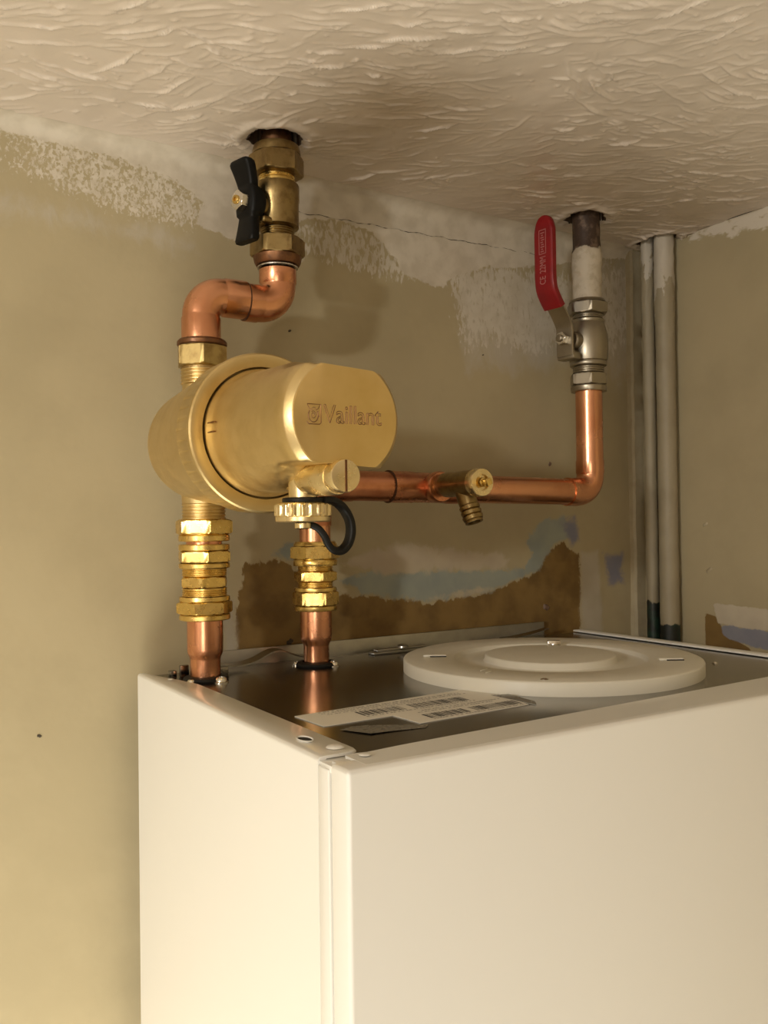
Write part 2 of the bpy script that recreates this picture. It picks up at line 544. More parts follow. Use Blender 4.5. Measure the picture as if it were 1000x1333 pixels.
def stamp(px, py, hh, ww):
    ix = np.round((px+0.24)/CS).astype(int); iy = np.round((py+0.58)/CS).astype(int)
    R = 3
    for dx in range(-R, R+1):
        for dy in range(-R, R+1):
            jx, jy = ix+dx, iy+dy
            ok = (jx >= 0) & (jx < nx) & (jy >= 0) & (jy < ny)
            ddx = (-0.24+jx*CS)-px; ddy = (-0.58+jy*CS)-py
            val = hh*np.exp(-(ddx**2+ddy**2)/(ww**2))
            np.maximum.at(Hm, (jx[ok], jy[ok]), val[ok])


base_dir = math.atan2(-0.53, 0.85)
for sw in range(370):
    cx, cy = rng.uniform(-0.24, RX), rng.uniform(-0.58, WY)
    rad = rng.uniform(0.07, 0.26)
    dirn = base_dir + rng.normal(0, 0.33) + (PI if rng.random() < 0.35 else 0)
    ox, oy = cx + rad*math.sin(dirn), cy - rad*math.cos(dirn)
    a0 = math.atan2(cy-oy, cx-ox)
    nr = int(rng.integers(5, 10))
    # a fresh brush mark wipes most of what was there before
    wx0, wx1 = max(0, int((cx-0.05+0.24)/CS)), max(0, int((cx+0.05+0.24)/CS))
    wy0, wy1 = max(0, int((cy-0.05+0.58)/CS)), max(0, int((cy+0.05+0.58)/CS))
    if wx1 > wx0 and wy1 > wy0:
        ax = -0.24+np.arange(wx0, min(wx1, nx))*CS-cx; ay = -0.58+np.arange(wy0, min(wy1, ny))*CS-cy
        al = ax[:, None]*math.cos(dirn)+ay[None, :]*math.sin(dirn); ac = -ax[:, None]*math.sin(dirn)+ay[None, :]*math.cos(dirn)
        Hm[wx0:wx0+len(ax), wy0:wy0+len(ay)] *= 1-0.75*np.exp(-(al/0.026)**4-(ac/0.022)**4)
    for k in range(nr):
        rr = rad + (k-nr/2)*rng.uniform(0.005, 0.0095) + rng.normal(0, 0.0012)
        L = rng.uniform(0.008, 0.050)
        off = rng.normal(0, 0.016)/rad
        m = max(4, int(L/0.0008))
        aa = a0 + off + np.linspace(-L/2, L/2, m)/max(rr, 0.03)
        taper = np.sin(np.linspace(0.05, PI-0.05, m))**0.5
        jit = np.interp(np.linspace(0, 1, m), np.linspace(0, 1, 6), rng.normal(0, 0.0008, 6))
        hh = rng.uniform(0.0010, 0.0036)*taper*(0.75+0.25*rng.random(m))
        stamp(ox+(rr+jit)*np.cos(aa), oy+(rr+jit)*np.sin(aa), hh, rng.uniform(0.0008, 0.0014))
# a second, finer pass of short dashes
for sw in range(520):
    cx, cy = rng.uniform(-0.24, RX), rng.uniform(-0.58, WY)
    dirn = base_dir + rng.normal(0, 0.30)
    for k in range(int(rng.integers(3, 7))):
        L = rng.uniform(0.004, 0.016); m = max(4, int(L/0.0008))
        qx, qy = cx+rng.normal(0, 0.012), cy+rng.normal(0, 0.012)
        d2 = dirn+rng.normal(0, 0.1); bendk = rng.normal(0, 6)
        ss = np.linspace(-L/2, L/2, m)
        hh = rng.uniform(0.0006, 0.0020)*np.sin(np.linspace(0.1, PI-0.1, m))**0.5
        stamp(qx+ss*math.cos(d2)-bendk*ss*ss*math.sin(d2), qy+ss*math.sin(d2)+bendk*ss*ss*math.cos(d2), hh, rng.uniform(0.0007, 0.0011))
# small crumbs and nibs of plaster
npt = 1100
stamp(rng.uniform(-0.24, RX, npt), rng.uniform(-0.58, WY, npt), rng.uniform(0.0004, 0.0016, npt), rng.uniform(0.0009, 0.0016, npt))
lump = (smooth_noise(nx, ny, 14, 21)-0.5)*0.0012 + (smooth_noise(nx, ny, 6, 22)-0.5)*0.0003
gx, gy = np.meshgrid(XC, YC, indexing='ij')
zz = np.full(gx.shape, CZ)
dw = WY - gy[nx0:, ny0:]
fade = np.clip((dw-0.008)/0.022, 0.0, 1)
mott = np.clip((smooth_noise(nx, ny, 40, 5)-0.05)*1.7, 0.35, 1)
zz[nx0:, ny0:] -= (Hm*mott + lump)*(0.10+0.90*fade)
hole_shade = np.zeros(gx.shape)
smear = np.zeros(gx.shape)


def hole(cx, cy, r, ragged, depth=0.02, ex=1.0):
    dx, dy = gx-cx, (gy-cy)
    ang = np.arctan2(dy, dx)
    rr = np.hypot(dx/ex, dy)
    k1, k2, k3 = rng.uniform(0, 6.28, 3)
    lim = r + ragged*(0.5*np.sin(3*ang+k1)+0.35*np.sin(7*ang+k2)+0.3*np.sin(13*ang+k3))
    ins = rr < lim
    zz[ins] = CZ + depth
    hole_shade[rr < lim+0.0015] = 1.0  # recess and edge painted dark brown, standing in for the unlit void
    rim = np.exp(-((rr-lim-0.008)/0.005)**2)
    zz[~ins] -= 0.0022*rim[~ins]


hole(0.0945, -0.041, 0.0188, 0.0012, 0.02)
hole(0.420, -0.033, 0.0175, 0.0025, 0.02)
hole(0.532, -0.022, 0.0215, 0.004, 0.012, 0.62)
m, nt, b = base_mat('textured_ceiling')
at = nt.nodes.new('ShaderNodeAttribute'); at.attribute_name = 'hole_shade'
cc = mixc(nt, maprange(nt, noise_n(nt, 12, 4), 0.35, 0.7), (0.67, 0.59, 0.505), (0.62, 0.545, 0.465))
cc = mixc(nt, maprange(nt, at.outputs['Fac'], 0.3, 0.7), cc, mixc(nt, maprange(nt, noise_n(nt, 160, 3), 0.4, 0.7), (0.07, 0.04, 0.022), (0.02, 0.013, 0.009)))
nt.links.new(cc, b.inputs['Base Color'])
b.inputs['Roughness'].default_value = 0.36
b.inputs['Specular IOR Level'].default_value = 0.5
bump(nt, b, noise_n(nt, 420, 3, 0.6), 0.12, 0.0005)
grid_obj('ceiling', XC, YC, np.stack([gx.ravel(), gy.ravel(), zz.ravel()], 1), m, attrs={'hole_shade': hole_shade})

# --- the parts of the room behind and beside the camera
PLAIN = surf('plain_wall_paint', (0.40, 0.33, 0.24), 0.65, 0, (0.36, 0.29, 0.21), 9, bscale=140, bstr=0.2)
FLOORM = surf('floor_boards', (0.16, 0.09, 0.045), 0.5, 0, (0.11, 0.06, 0.03), 12)
tag(G().box((XL-0.05, YF, ZF), (XL, WY, CZ+0.0), 0).obj('wall_left', PLAIN, smooth=False), kind='structure')
tag(G().box((XL, YF-0.05, ZF), (RX, YF, CZ), 0).obj('wall_front', PLAIN, smooth=False), kind='structure')
tag(G().box((XL, YF, ZF-0.05), (RX, WY, ZF), 0).obj('floor', FLOORM, smooth=False), kind='structure')

# --- corner strip of plaster beside the risers, ceiling-line crack, specks and screw holes
PLASTER = surf('flaking_plaster', (0.41, 0.35, 0.23), 0.65, 0, (0.37, 0.31, 0.20), 60, 0.4, 0.7, 200, 0.4)
g = G()
ring = []
rr_ = random.Random(3)
for i in range(60):
    z = -0.10 + (CZ+0.001+0.10)*i/59
    a = 0.5290 + rr_.uniform(-0.0003, 0.0003) + (0.0012*max(0, (z-0.25)/0.14))
    yq = 0.0130 + rr_.uniform(-0.0004, 0.0004)
    ring.append([Vector((a, WY+0.002, z)), Vector((a+0.0006, yq+0.002, z)), Vector((a+0.0028, yq, z)), Vector((RX-0.004, yq-0.0003, z)), Vector((RX+0.001, yq, z)), Vector((RX+0.001, WY+0.002, z))])
tag(g.loft(ring).obj('trim_1', PLASTER, ang=20), kind='structure')


def wall_disc(name, x, z, r, mat, parent, h=0.0012):
    f = frame_axis((x, WY+0.0012, z), (0, -1, 0))
    k = random.uniform(0, 6)
    return G().rev([(r, 0), (r, h*0.6), (r*0.6, h*1.9)], f, 14, lambda q, hh, a: q*(1+0.25*math.sin(2*a+k)+0.15*math.sin(5*a+k))).obj(name, mat, parent)


for (x, z, r) in ((0.1325, 0.2885, 0.0013), (0.1345, 0.266, 0.0012), (-0.064, -0.040, 0.0017), (0.336, 0.264, 0.0009), (0.131, 0.010, 0.0035)):
    wall_disc('speck', x, z, r, MARK, wall_back)
for (x, z, r) in ((0.411, 0.0215, 0.0035), (0.4185, 0.163, 0.0022)):
    wall_disc('wall_plug', x, z, r, PLUG, wall_back)
g = G()
pts = [(0.135+0.0012*i*2.3, WY-0.0002, 0.366+0.0006*math.sin(i*0.7)+0.00035*random.uniform(-1, 1)+0.00004*i) for i in range(100)]
g.tube(pts, [0.00035*(0.4+0.6*random.random())*(1 if random.random() < 0.72 else 0.25) for _ in pts], 6)
g.obj('crack', MARK, wall_back)

# little flakes of old plaster on the right wall
for (y, z, r) in ((-0.0640, 0.1010, 0.0030), (-0.0675, 0.0560, 0.0034)):
    G().rev([(r, 0), (r*0.8, 0.0008), (r*0.3, 0.0014)], frame_axis((RX+0.0002, y, z), (-1, 0, 0)), 12, lambda q, h, a: q*(1+0.4*math.sin(a*2+y*90))).obj('plaster_flake', PLASTER, bpy.data.objects['wall_right'])

# ------------------------------------------------------------------ boiler
BW, BD = 0.44, 0.3065
BZ = -0.74
boiler = thing('boiler', 'white wall-hung boiler case with a grey steel top below the pipework', 'boiler', (BW/2, -BD/2, BZ))


def side_panel(mirror):
    """folded sheet: tall side, rounded bend, flange along the top"""
    rings = []
    ys = [0.0, -0.004, -0.02, -0.045, -0.068, -0.12, -0.18, -0.24, -0.274, -0.2775, -0.2790, -0.2797]
    wf = [0.0045, 0.006, 0.0095, 0.0165, 0.0213, 0.0218, 0.0220, 0.0222, 0.0224, 0.0215, 0.0190, 0.0155]
    if mirror: wf = [0.013]*12
    for y, fl in zip(ys, wf):
        out = [(0.0, BZ), (0.0, -0.0024)]
        for k in range(1, 6):
            a = PI/2*k/6
            out.append((0.0022*(1-math.cos(a)), -0.0022+0.0022*math.sin(a)))
        out += [(0.0045, 0.0), (fl-0.0006, 0.0), (fl, -0.0006), (fl, -0.0014)]
        inn = [(0.0045, -0.0014), (0.0014, -0.005), (0.0014, BZ)]
        prof = out + inn
        rings.append([Vector(((BW-x) if mirror else x, y, z)) for x, z in prof])
    g = G().loft(rings)
    # the tall side runs on past the flange to the seam with the front cover
    x0, x1 = (BW-0.0014, BW) if mirror else (0.0, 0.0014)
    g.box((x0, -0.2898, BZ), (x1+(0.002 if not mirror else 0), -0.2797, -0.0035), 0.0006)
    return g.obj('side_panel', ENAMEL, boiler, ang=50)


side_panel(False); side_panel(True)
# front cover: shell with rounded edges, returning round the sides
g = G().box((0.0005, -BD, BZ), (BW-0.0005, -0.2900, -0.0005), 0.0022, segs=4)
g.obj('front_cover', ENAMEL, boiler, ang=50)
# folded flange of the front cover lying on the top
inner_edge = [(0.0125, -0.2830), (0.0185, -0.2820), (0.024, -0.2832), (0.045, -0.2812), (0.107, -0.2782), (0.236, -0.2730), (0.347, -0.2682), (0.4275, -0.2655)]
top = [(0.0125, -0.3020), (0.4275, -0.3020)]
g = G().plate([top[0], top[1]] + inner_edge[::-1], -0.0020, -0.00044)
g.obj('front_flange', ENAMEL, boiler)
# steel top
g = G().plate([(0.002, -0.002), (BW-0.003, -0.002), (BW-0.003, -0.2895), (0.002, -0.2895)], -0.0045, -0.0022)
g.obj('top_plate', GALV, boiler, smooth=False)
g = G().plate([(0.002, -0.001), (BW-0.002, -0.001), (BW-0.002, 0.0), (0.002, 0.0)], BZ, -0.003)
g.obj('back_panel', GALV, boiler, smooth=False)
# dimples and punched hole in the flanges
for (x, y, r, h) in ((0.0148, -0.2692, 0.0045, 0.0011), (0.0195, -0.2890, 0.0030, 0.0006), (0.0112, -0.0400, 0.0022, 0.0006)):
    G().rev([(r, 0.0), (r*0.86, h*0.55), (r*0.5, h), (r*0.15, h)], Matrix.Translation((x, y, 0.0002)), 20).obj('dimple', ENAMEL, boiler)
g = G().plate([(0.0098+0.0042*math.cos(a*PI/8)*0.75, -0.2475+0.0062*math.sin(a*PI/8)) for a in range(16)], 0.0000, 0.00025)
g.obj('punched_slot', HOLE, boiler)
g = G().rev([(0.0043, 0), (0.0048, 0.0006), (0.0043, 0.0009), (0.0038, 0.0003)], Matrix.Translation((0.0098, -0.2475, 0)) @ Matrix.Diagonal((0.8, 1.42, 1, 1)), 20, caps=(False, False))
g.obj('slot_rim', ENAMEL, boiler)
G().box((0.0008, -0.2910, -0.0050), (0.0150, -0.2780, -0.0018), 0.0004).obj('corner_gusset', ENAMEL, boiler)
# little folded tab in the notch between side panel and front cover
G().box((0.0035, -0.3005, -0.0025), (0.0105, -0.2865, -0.0008), 0.0005).obj('corner_tab', ENAMEL, boiler)

# flue cover plate
DX, DY, DR = 0.2603, -0.1492, 0.1076
fr = Matrix.Translation((DX, DY, -0.0022))
z1 = 0.0092
prof = [(DR, 0.0), (DR, z1-0.0012), (DR-0.0004, z1-0.0004), (DR-0.0014, z1), (0.0705, z1), (0.0695, z1-0.0006), (0.0690, z1-0.0030), (0.0680, z1-0.0036), (0.0490, z1-0.0030), (0.0480, z1-0.0024), (0.0474, z1+0.0012), (0.0466, z1+0.0018), (0.0455, z1+0.0020), (0.002, z1+0.0016)]
fc = G().rev(prof, fr, 120).obj('flue_cover_plate', GREYPL, boiler, ang=60)
for a, sgn in ((144.6, 1), (-49.5, 1)):
    ar = math.radians(a)
    f = Matrix.Translation((DX+0.0845*math.cos(ar), DY+0.0845*math.sin(ar), z1-0.0022)) @ Matrix.Rotation(math.radians(-32), 4, 'Z')
    G().box((-0.0085, -0.0022, 0), (0.0085, 0.0022, 0.0016), 0.0005, f).obj('latch_tab', GREYPL, fc)
    G().box((-0.0035, -0.0034, 0), (0.0085, -0.0021, 0.0007), 0.0, f).obj('latch_slot', HOLE, fc)
f = Matrix.Translation((0.3005, -0.1100, z1-0.0058)) @ Matrix.Rotation(math.radians(-31), 4, 'Z')
G().box((-0.0052, -0.0022, 0), (0.0052, 0.0022, 0.0078), 0.0006, f).rev([(0.0022, 0.0), (0.0022, 0.0012), (0.0012, 0.0018)], f @ Matrix.Translation((0, -0.0022, 0.0046)) @ Matrix.Rotation(PI/2, 4, 'X'), 14).obj('steel_clip', STEEL, fc)
f = Matrix.Translation((0.1905, -0.2205, z1-0.0022))
G().rev([(0.0026, 0), (0.0026, 0.0003), (0.0012, 0.0009)], f, 14).obj('screw', STEEL, fc)
for k, (x, y) in enumerate(((0.1825, -0.170), (0.1800, -0.1785))):
    G().box((-0.004, -0.0004, 0), (0.004, 0.0004, 0.0006), 0.0002, Matrix.Translation((x, y, z1-0.0022)) @ Matrix.Rotation(math.radians(20), 4, 'Z')).obj('moulded_mark', GREYPL, fc)

# grommets, screws on the steel top
ZT = -0.0022
for (x, y) in ((0.0355, -0.043), (0.1286, -0.032)):
    gm = G().rev([(0.0110, 0.0), (0.0155, 0.0), (0.0160, 0.0012), (0.0150, 0.0026), (0.0125, 0.0034), (0.0108, 0.0034)], Matrix.Translation((x, y, ZT)), 32, caps=(False, False))
    gm.obj('pipe_grommet', RUBBER, boiler)
for (x, y, r) in ((0.0405, -0.0590, 0.0042), (0.0225, -0.0500, 0.0030), (0.1375, -0.0425, 0.0040), (0.1165, -0.0225, 0.0030), (0.374, -0.205, 0.0016)):
    sc = G().rev([(r*1.25, 0), (r*1.25, 0.0006), (r*0.98, 0.0010), (r*0.92, r*0.62), (r*0.7, r*0.85), (r*0.35, r*0.9), (r*0.3, r*0.5)], Matrix.Translation((x, y, ZT)), 24)
    sc.obj('screw', STEEL, boiler)

# stickers
ZL = ZT+0.0001
lab = [(0.0333, -0.1880), (0.1560, -0.1790), (0.1672, -0.2070), (0.1609, -0.2393), (0.0812, -0.2432), (0.0795, -0.2185), (0.0349, -0.2200)]
st = G().plate(lab, ZL, ZL+0.00035).obj('barcode_sticker', PAPER, boiler, smooth=False)
g = G(); zb = ZL+0.00036
rb = random.Random(11)


def bars(g, o, ux, uy, L, H):
    x = 0.0
    o, ux, uy = Vector((*o, 0)), Vector((*ux, 0)).normalized(), Vector((*uy, 0)).normalized()
    while x < L:
        wd = rb.choice([0.0005, 0.0005, 0.0010, 0.0015])
        p0 = o+ux*x; p1 = o+ux*(x+wd)
        g.add([(p.x, p.y, zb+0.00005) for p in (p0, p1, p1+uy*H, p0+uy*H)], [(0, 1, 2, 3)])
        x += wd + rb.choice([0.0005, 0.0007, 0.0012])


ux = (0.9995, 0.015); uy = (0.0, -1.0)
bars(g, (0.066, -0.1985), ux, uy, 0.030, 0.0115)
bars(g, (0.1015, -0.1980), ux, uy, 0.040, 0.0115)
bars(g, (0.0935, -0.2260), ux, uy, 0.028, 0.0105)
bars(g, (0.1265, -0.2250), ux, uy, 0.033, 0.0105)
tag(g.obj('barcode', INK, st, smooth=False), kind='stuff')
g = G()


def textline(g, x0, x1, y, h, sl=0.015):
    x = x0
    while x < x1:
        wd = rb.uniform(0.0008, 0.0022)
        yb = y + (x-x0)*sl
        g.add([(x, yb, zb+0.00005), (x+wd, yb, zb+0.00005), (x+wd, yb+h, zb+0.00005), (x, yb+h, zb+0.00005)], [(0, 1, 2, 3)])
        x += wd+rb.choice([0.0005, 0.0005, 0.0016])


textline(g, 0.048, 0.148, -0.1895, 0.0016); textline(g, 0.048, 0.150, -0.1928, 0.0012); textline(g, 0.050, 0.120, -0.1962, 0.001)
textline(g, 0.066, 0.143, -0.2130, 0.0013); textline(g, 0.100, 0.158, -0.2175, 0.0013); textline(g, 0.095, 0.150, -0.2212, 0.0012); textline(g, 0.0935, 0.158, -0.2392, 0.0012)
tag(g.obj('small_print', INKG, st, smooth=False), kind='stuff')
# torn transparent tape beside the sticker
rt_ = random.Random(5)
tape = [(0.0380, -0.2320), (0.0465, -0.2295), (0.0545, -0.2310), (0.066, -0.2390), (0.0744, -0.2440), (0.083, -0.2485), (0.078, -0.2530), (0.060, -0.2500), (0.0465, -0.2490)]
g = G(); n = len(tape); cxy = (0.058, -0.239)
v = [(x, y, ZL+0.0001+rt_.uniform(0, 0.0005)) for x, y in tape] + [(cxy[0], cxy[1], ZL+0.0006)]
g.add(v, [(i, (i+1) % n, n) for i in range(n)])
g.obj('torn_tape', TAPE, boiler)
g = G()
v = [(0.160, -0.205, ZL+0.0006), (0.1668, -0.214, ZL+0.0018), (0.168, -0.237, ZL+0.0010), (0.1645, -0.2425, ZL+0.0003), (0.1625, -0.230, ZL+0.0005), (0.165, -0.226, ZL+0.0022)]
g.add(v, [(0, 1, 5), (1, 2, 5), (2, 3, 5), (3, 4, 5), (4, 0, 5)])
g.obj('peeling_corner', TAPE, boiler)

# spring clips along the back edge
g = G(); rings = []
for i in range(25):
    s = i/24
    x = 0.050+0.082*s
    z = 0.0015 + 0.0080*math.exp(-((s-0.66)/0.2)**2) + 0.0028*math.exp(-((s-0.05)/0.1)**2)
    y0, y1 = -0.022+0.010*s, -0.008+0.006*s
    rings.append([Vector((x, y0, z)), Vector((x, y1, z+0.0006)), Vector((x, y1, z-0.0004)), Vector((x, y0, z-0.001))])
g.loft(rings).obj('spring_clip', GALV_L, boiler)
g = G().box((0.0155, -0.026, ZT), (0.0205, -0.020, 0.0035), 0.0008).box((0.024, -0.022, ZT), (0.031, -0.019, 0.0062), 0.0008).box((0.050, -0.030, ZT), (0.058, -0.024, 0.0035), 0.001)
g.obj('spring_catch', GALV, boiler)
g = G().box((0.190, -0.016, ZT), (0.238, -0.006, -0.0002), 0.0006).box((0.196, -0.012, -0.0004), (0.246, -0.004, 0.0016), 0.0006)
g.rev([(0.005, 0.0), (0.0048, 0.0014), (0.003, 0.0026)], Matrix.Translation((0.222, -0.010, 0.0014)), 20)
g.obj('latch_plate', GALV_L, boiler)
g = G(); rings = []
for i in range(17):
    s = i/16
    x = 0.330+0.058*s
    z = 0.0005 + 0.0045*s*s
    rings.append([Vector((x, -0.016+0.008*s, z)), Vector((x, -0.006+0.004*s, z+0.0004)), Vector((x, -0.006+0.004*s, z-0.0004)), Vector((x, -0.016+0.008*s, z-0.0006))])
g.loft(rings).obj('spring_clip', GALV, boiler)

# wall bracket the boiler hangs on
brk = thing('mounting_bracket', 'long galvanised steel rail on the wall behind the boiler top', 'bracket', (0.24, 0.012, -0.02))
G().box((0.060, 0.0135, -0.06), (0.402, 0.0160, 0.0085), 0.0006).obj('rail', GALV_L, brk)
G().box((0.060, 0.0005, -0.006), (0.402, 0.0160, -0.004), 0.0006).obj('hook_flange', GALV_L, brk)
G().box((0.060, 0.0160, -0.06), (0.402, 0.0205, -0.052), 0.0).obj('spacer', GALV_L, brk)

# ------------------------------------------------------------------ left riser: filter, couplings, swan neck, black valve
LX, LY = 0.0352, -0.043
FL = frame_z(LX, LY)
deg = math.radians

tail = thing('copper_pipe', 'short copper tail rising from the left rear corner of the boiler top', 'pipe', (LX, LY, 0))
G().rev([(0.0106, -0.004), (0.0106, 0.0125), (0.0109, 0.0140), (0.0118, 0.0160), (0.0123, 0.0176), (0.0125, 0.020), (0.0125, 0.0405)], FL, 40).obj('reducer', COPPER, tail)

cpl = thing('compression_coupling', 'shiny brass compression coupling below the round filter, on the left copper tail', 'pipe fitting', (LX, LY, 0.04))
G().rev([(0.0127, 0.0404), (0.0172, 0.0404), (0.0177, 0.0410), (0.0177, 0.0436), (0.0172, 0.0442), (0.0127, 0.0442)], FL, 48, caps=(False, False)).hexnut(0.0440, 0.0537, 0.0197, FL, deg(-130), inner=0.0127).rev([(0.0127, 0.0534), (0.0172, 0.0534), (0.0177, 0.0540), (0.0175, 0.0566), (0.0127, 0.0568)], FL, 48, caps=(False, False)).obj('nut', BRASS, cpl)
prof = [(0.0125, 0.0566)] + thread(0.0567, 0.0625, 0.0156, 4, 0.0006)[:-1] + [(0.0156, 0.0625), (0.0120, 0.0628)]
G().rev(prof, FL, 48).hexnut(0.0625, 0.0708, 0.0172, FL, deg(-115)).rev([(0.0120, 0.0706)] + thread(0.0708, 0.0765, 0.0156, 4, 0.0006) + [(0.0125, 0.0766)], FL, 48).obj('body', BRASS, cpl)
G().rev([(0.0127, 0.0764), (0.0172, 0.0764), (0.0177, 0.0770), (0.0177, 0.0794), (0.0172, 0.0800)], FL, 48, caps=(False, False)).hexnut(0.0798, 0.0890, 0.0192, FL, deg(-102), inner=0.0127).rev([(0.0127, 0.0888), (0.0172, 0.0888), (0.0177, 0.0893), (0.0177, 0.0925), (0.0172, 0.0931), (0.0127, 0.0931)], FL, 48, caps=(False, False)).obj('nut', BRASS, cpl)
G().rev([(0.0125, 0.0890), (0.0125, 0.0960)], FL, 40).obj('pipe_stub', COPPER, cpl)

# filter: body of revolution about an axis pointing out from the wall
flt = thing('magnetic_filter', 'large round brass filter with an engraved end face, at the left above the boiler', 'filter', (LX, -0.05, 0.162))


def axis_z(d): return 0.1625 - (d-0.05)*0.0135


FRY = frame_axis((0.0345, 0, 0), (0, -1, 0))   # local z = d (out of the wall), local y = up


class GF(G):
    def revd(s, prof, seg=72, rfun=None, zfun=None, caps=(True, True)):
        n0 = len(s.v)
        s.rev(prof, FRY, seg, rfun, caps)
        # rev() places the axis at z = 0: lift it to the filter's axis
        s.v[n0:] = [(x, y, z+axis_z(-y)) for (x, y, z) in s.v[n0:]]
        return s


prof = [(0.004, 0.0112)]
R0, c0 = 0.0392, 0.050
for k in range(1, 15):
    a = deg(180-6.6*k)
    prof.append((R0*math.sin(a), c0+R0*math.cos(a)))
prof += [(0.0402, 0.060), (0.0416, 0.075), (0.0432, 0.092), (0.0446, 0.108), (0.0455, 0.122), (0.0462, 0.1275), (0.0440, 0.136), (0.0400, 0.140)]
body = GF().revd(prof, 72)
# necks and threads above and below
body.rev([(0.0160, 0.1520), (0.0158, 0.1350), (0.0152, 0.1250), (0.0148, 0.1215)], FL, 48)
body.rev([(0.0140, 0.1222)] + [(r, z) for r, z in thread(0.1100, 0.1218, 0.0152, 5, 0.0008)[::-1]] + [(0.0140, 0.1085), (0.0127, 0.0975)], FL, 48)
body.rev([(0.0165, 0.178), (0.0150, 0.190), (0.0142, 0.199), (0.0140, 0.2045)] + thread(0.2045, 0.2165, 0.0150, 5, 0.0008) + [(0.0140, 0.2190), (0.013, 0.23)], FL, 48)
# small lug by the lower neck
body.rev([(0.0035, 0.0), (0.0035, 0.010), (0.0024, 0.0125)], frame_axis((0.0432, -0.066, 0.1275), (0.35, -0.9, -0.25)), 18)
body.obj('body', BRASS_CAST, flt, ang=40)
# knurled union ring
KN = 46


def knurl(r, h, a):
    if 0.1295 < h < 0.1465 and r > 0.0465:
        t = (a*KN/(2*PI)) % 1.0
        return r - (0.0005 if t > 0.72 else 0.0)
    return r


prof = [(0.0455, 0.1272), (0.0470, 0.1278), (0.0479, 0.1290), (0.0479, 0.1300), (0.0477, 0.1455), (0.0481, 0.1470), (0.0484, 0.1488), (0.0481, 0.1505), (0.0472, 0.1516), (0.0455, 0.1520), (0.0425, 0.1514), (0.0398, 0.1508), (0.0393, 0.1495), (0.0393, 0.1450), (0.0440, 0.1440)]
GF().revd(prof, KN*8, knurl, caps=(False, False)).obj('union_ring', BRASS_CAST, flt, ang=28)

# cylindrical housing with two flats at the outer end
ROT = deg(-3.5)


def flats(r, h, a):
    if h < 0.196: return r
    sn = math.sin(a-ROT)
    l0 = 0.0258 if sn > 0 else 0.0240
    lim = l0 if h > 0.222 else l0 + (0.222-h)/(0.222-0.196)*0.014
    s = abs(sn)
    return min(r, lim/max(s, 1e-6)) if r > 0.001 else r


prof = [(0.0370, 0.1450), (0.0384, 0.1455), (0.0385, 0.1515), (0.0381, 0.1528), (0.0371, 0.1548), (0.0363, 0.1580), (0.0361, 0.1620), (0.0357, 0.176), (0.0353, 0.190), (0.0351, 0.1961), (0.0349, 0.202), (0.0348, 0.208), (0.0347, 0.214), (0.0346, 0.220), (0.0345, 0.2221), (0.0343, 0.236), (0.0338, 0.2446), (0.0332, 0.2456), (0.0304, 0.2488), (0.0301, 0.2490)]
GF().revd(prof, 144, flats).obj('housing', BRASS_CAST, flt, ang=38)
YFACE = -0.2490
fa = []
GF().revd([(0.0299, 0.2489), (0.0299, 0.24925), (0.0295, 0.2494)], 144, flats).obj('end_face', BRASS_FACE, flt, ang=25)
# index marks on the housing flange
for dz in (0.0040, -0.0015):
    z = axis_z(0.154)+dz
    G().box((0.0345-0.0377, -0.1625, z-0.0003), (0.0345-0.0358, -0.1520, z+0.0003), 0.0).obj('index_mark', BRASS_DARK, flt)

# engraved lettering and emblem on the end face
YT = YFACE-0.0004


def outline_text(txt, x0, x1, z0, z1, name, mat, parent, bevel, place, fill='NONE'):
    cu = bpy.data.curves.new('lettering', 'FONT')
    cu.body = txt; cu.size = 1.0
    cu.fill_mode = fill
    cu.resolution_u = 4
    if fill == 'NONE':
        cu.bevel_depth = 0.001; cu.bevel_resolution = 1
    else:
        cu.extrude = 0.01
    ob = bpy.data.objects.new('lettering', cu); COL.objects.link(ob)
    dg = bpy.context.evaluated_depsgraph_get(); dg.update()
    ev = ob.evaluated_get(dg)
    me = ev.to_mesh()
    vs = np.array([v.co[:] for v in me.vertices]); fs = [tuple(p.vertices) for p in me.polygons]
    ev.to_mesh_clear()
    bpy.data.objects.remove(ob); bpy.data.curves.remove(cu)
    lo, hi = vs.min(0), vs.max(0)
    out = []
    for v in vs:
        a = (v[0]-lo[0])/(hi[0]-lo[0]); bb = (v[1]-lo[1])/(hi[1]-lo[1])
        out.append(place(x0+(x1-x0)*a, z0+(z1-z0)*bb, v[2]))
    return out, fs


# letters: outlines as thin dark grooves
cu_out, cu_f = None, None


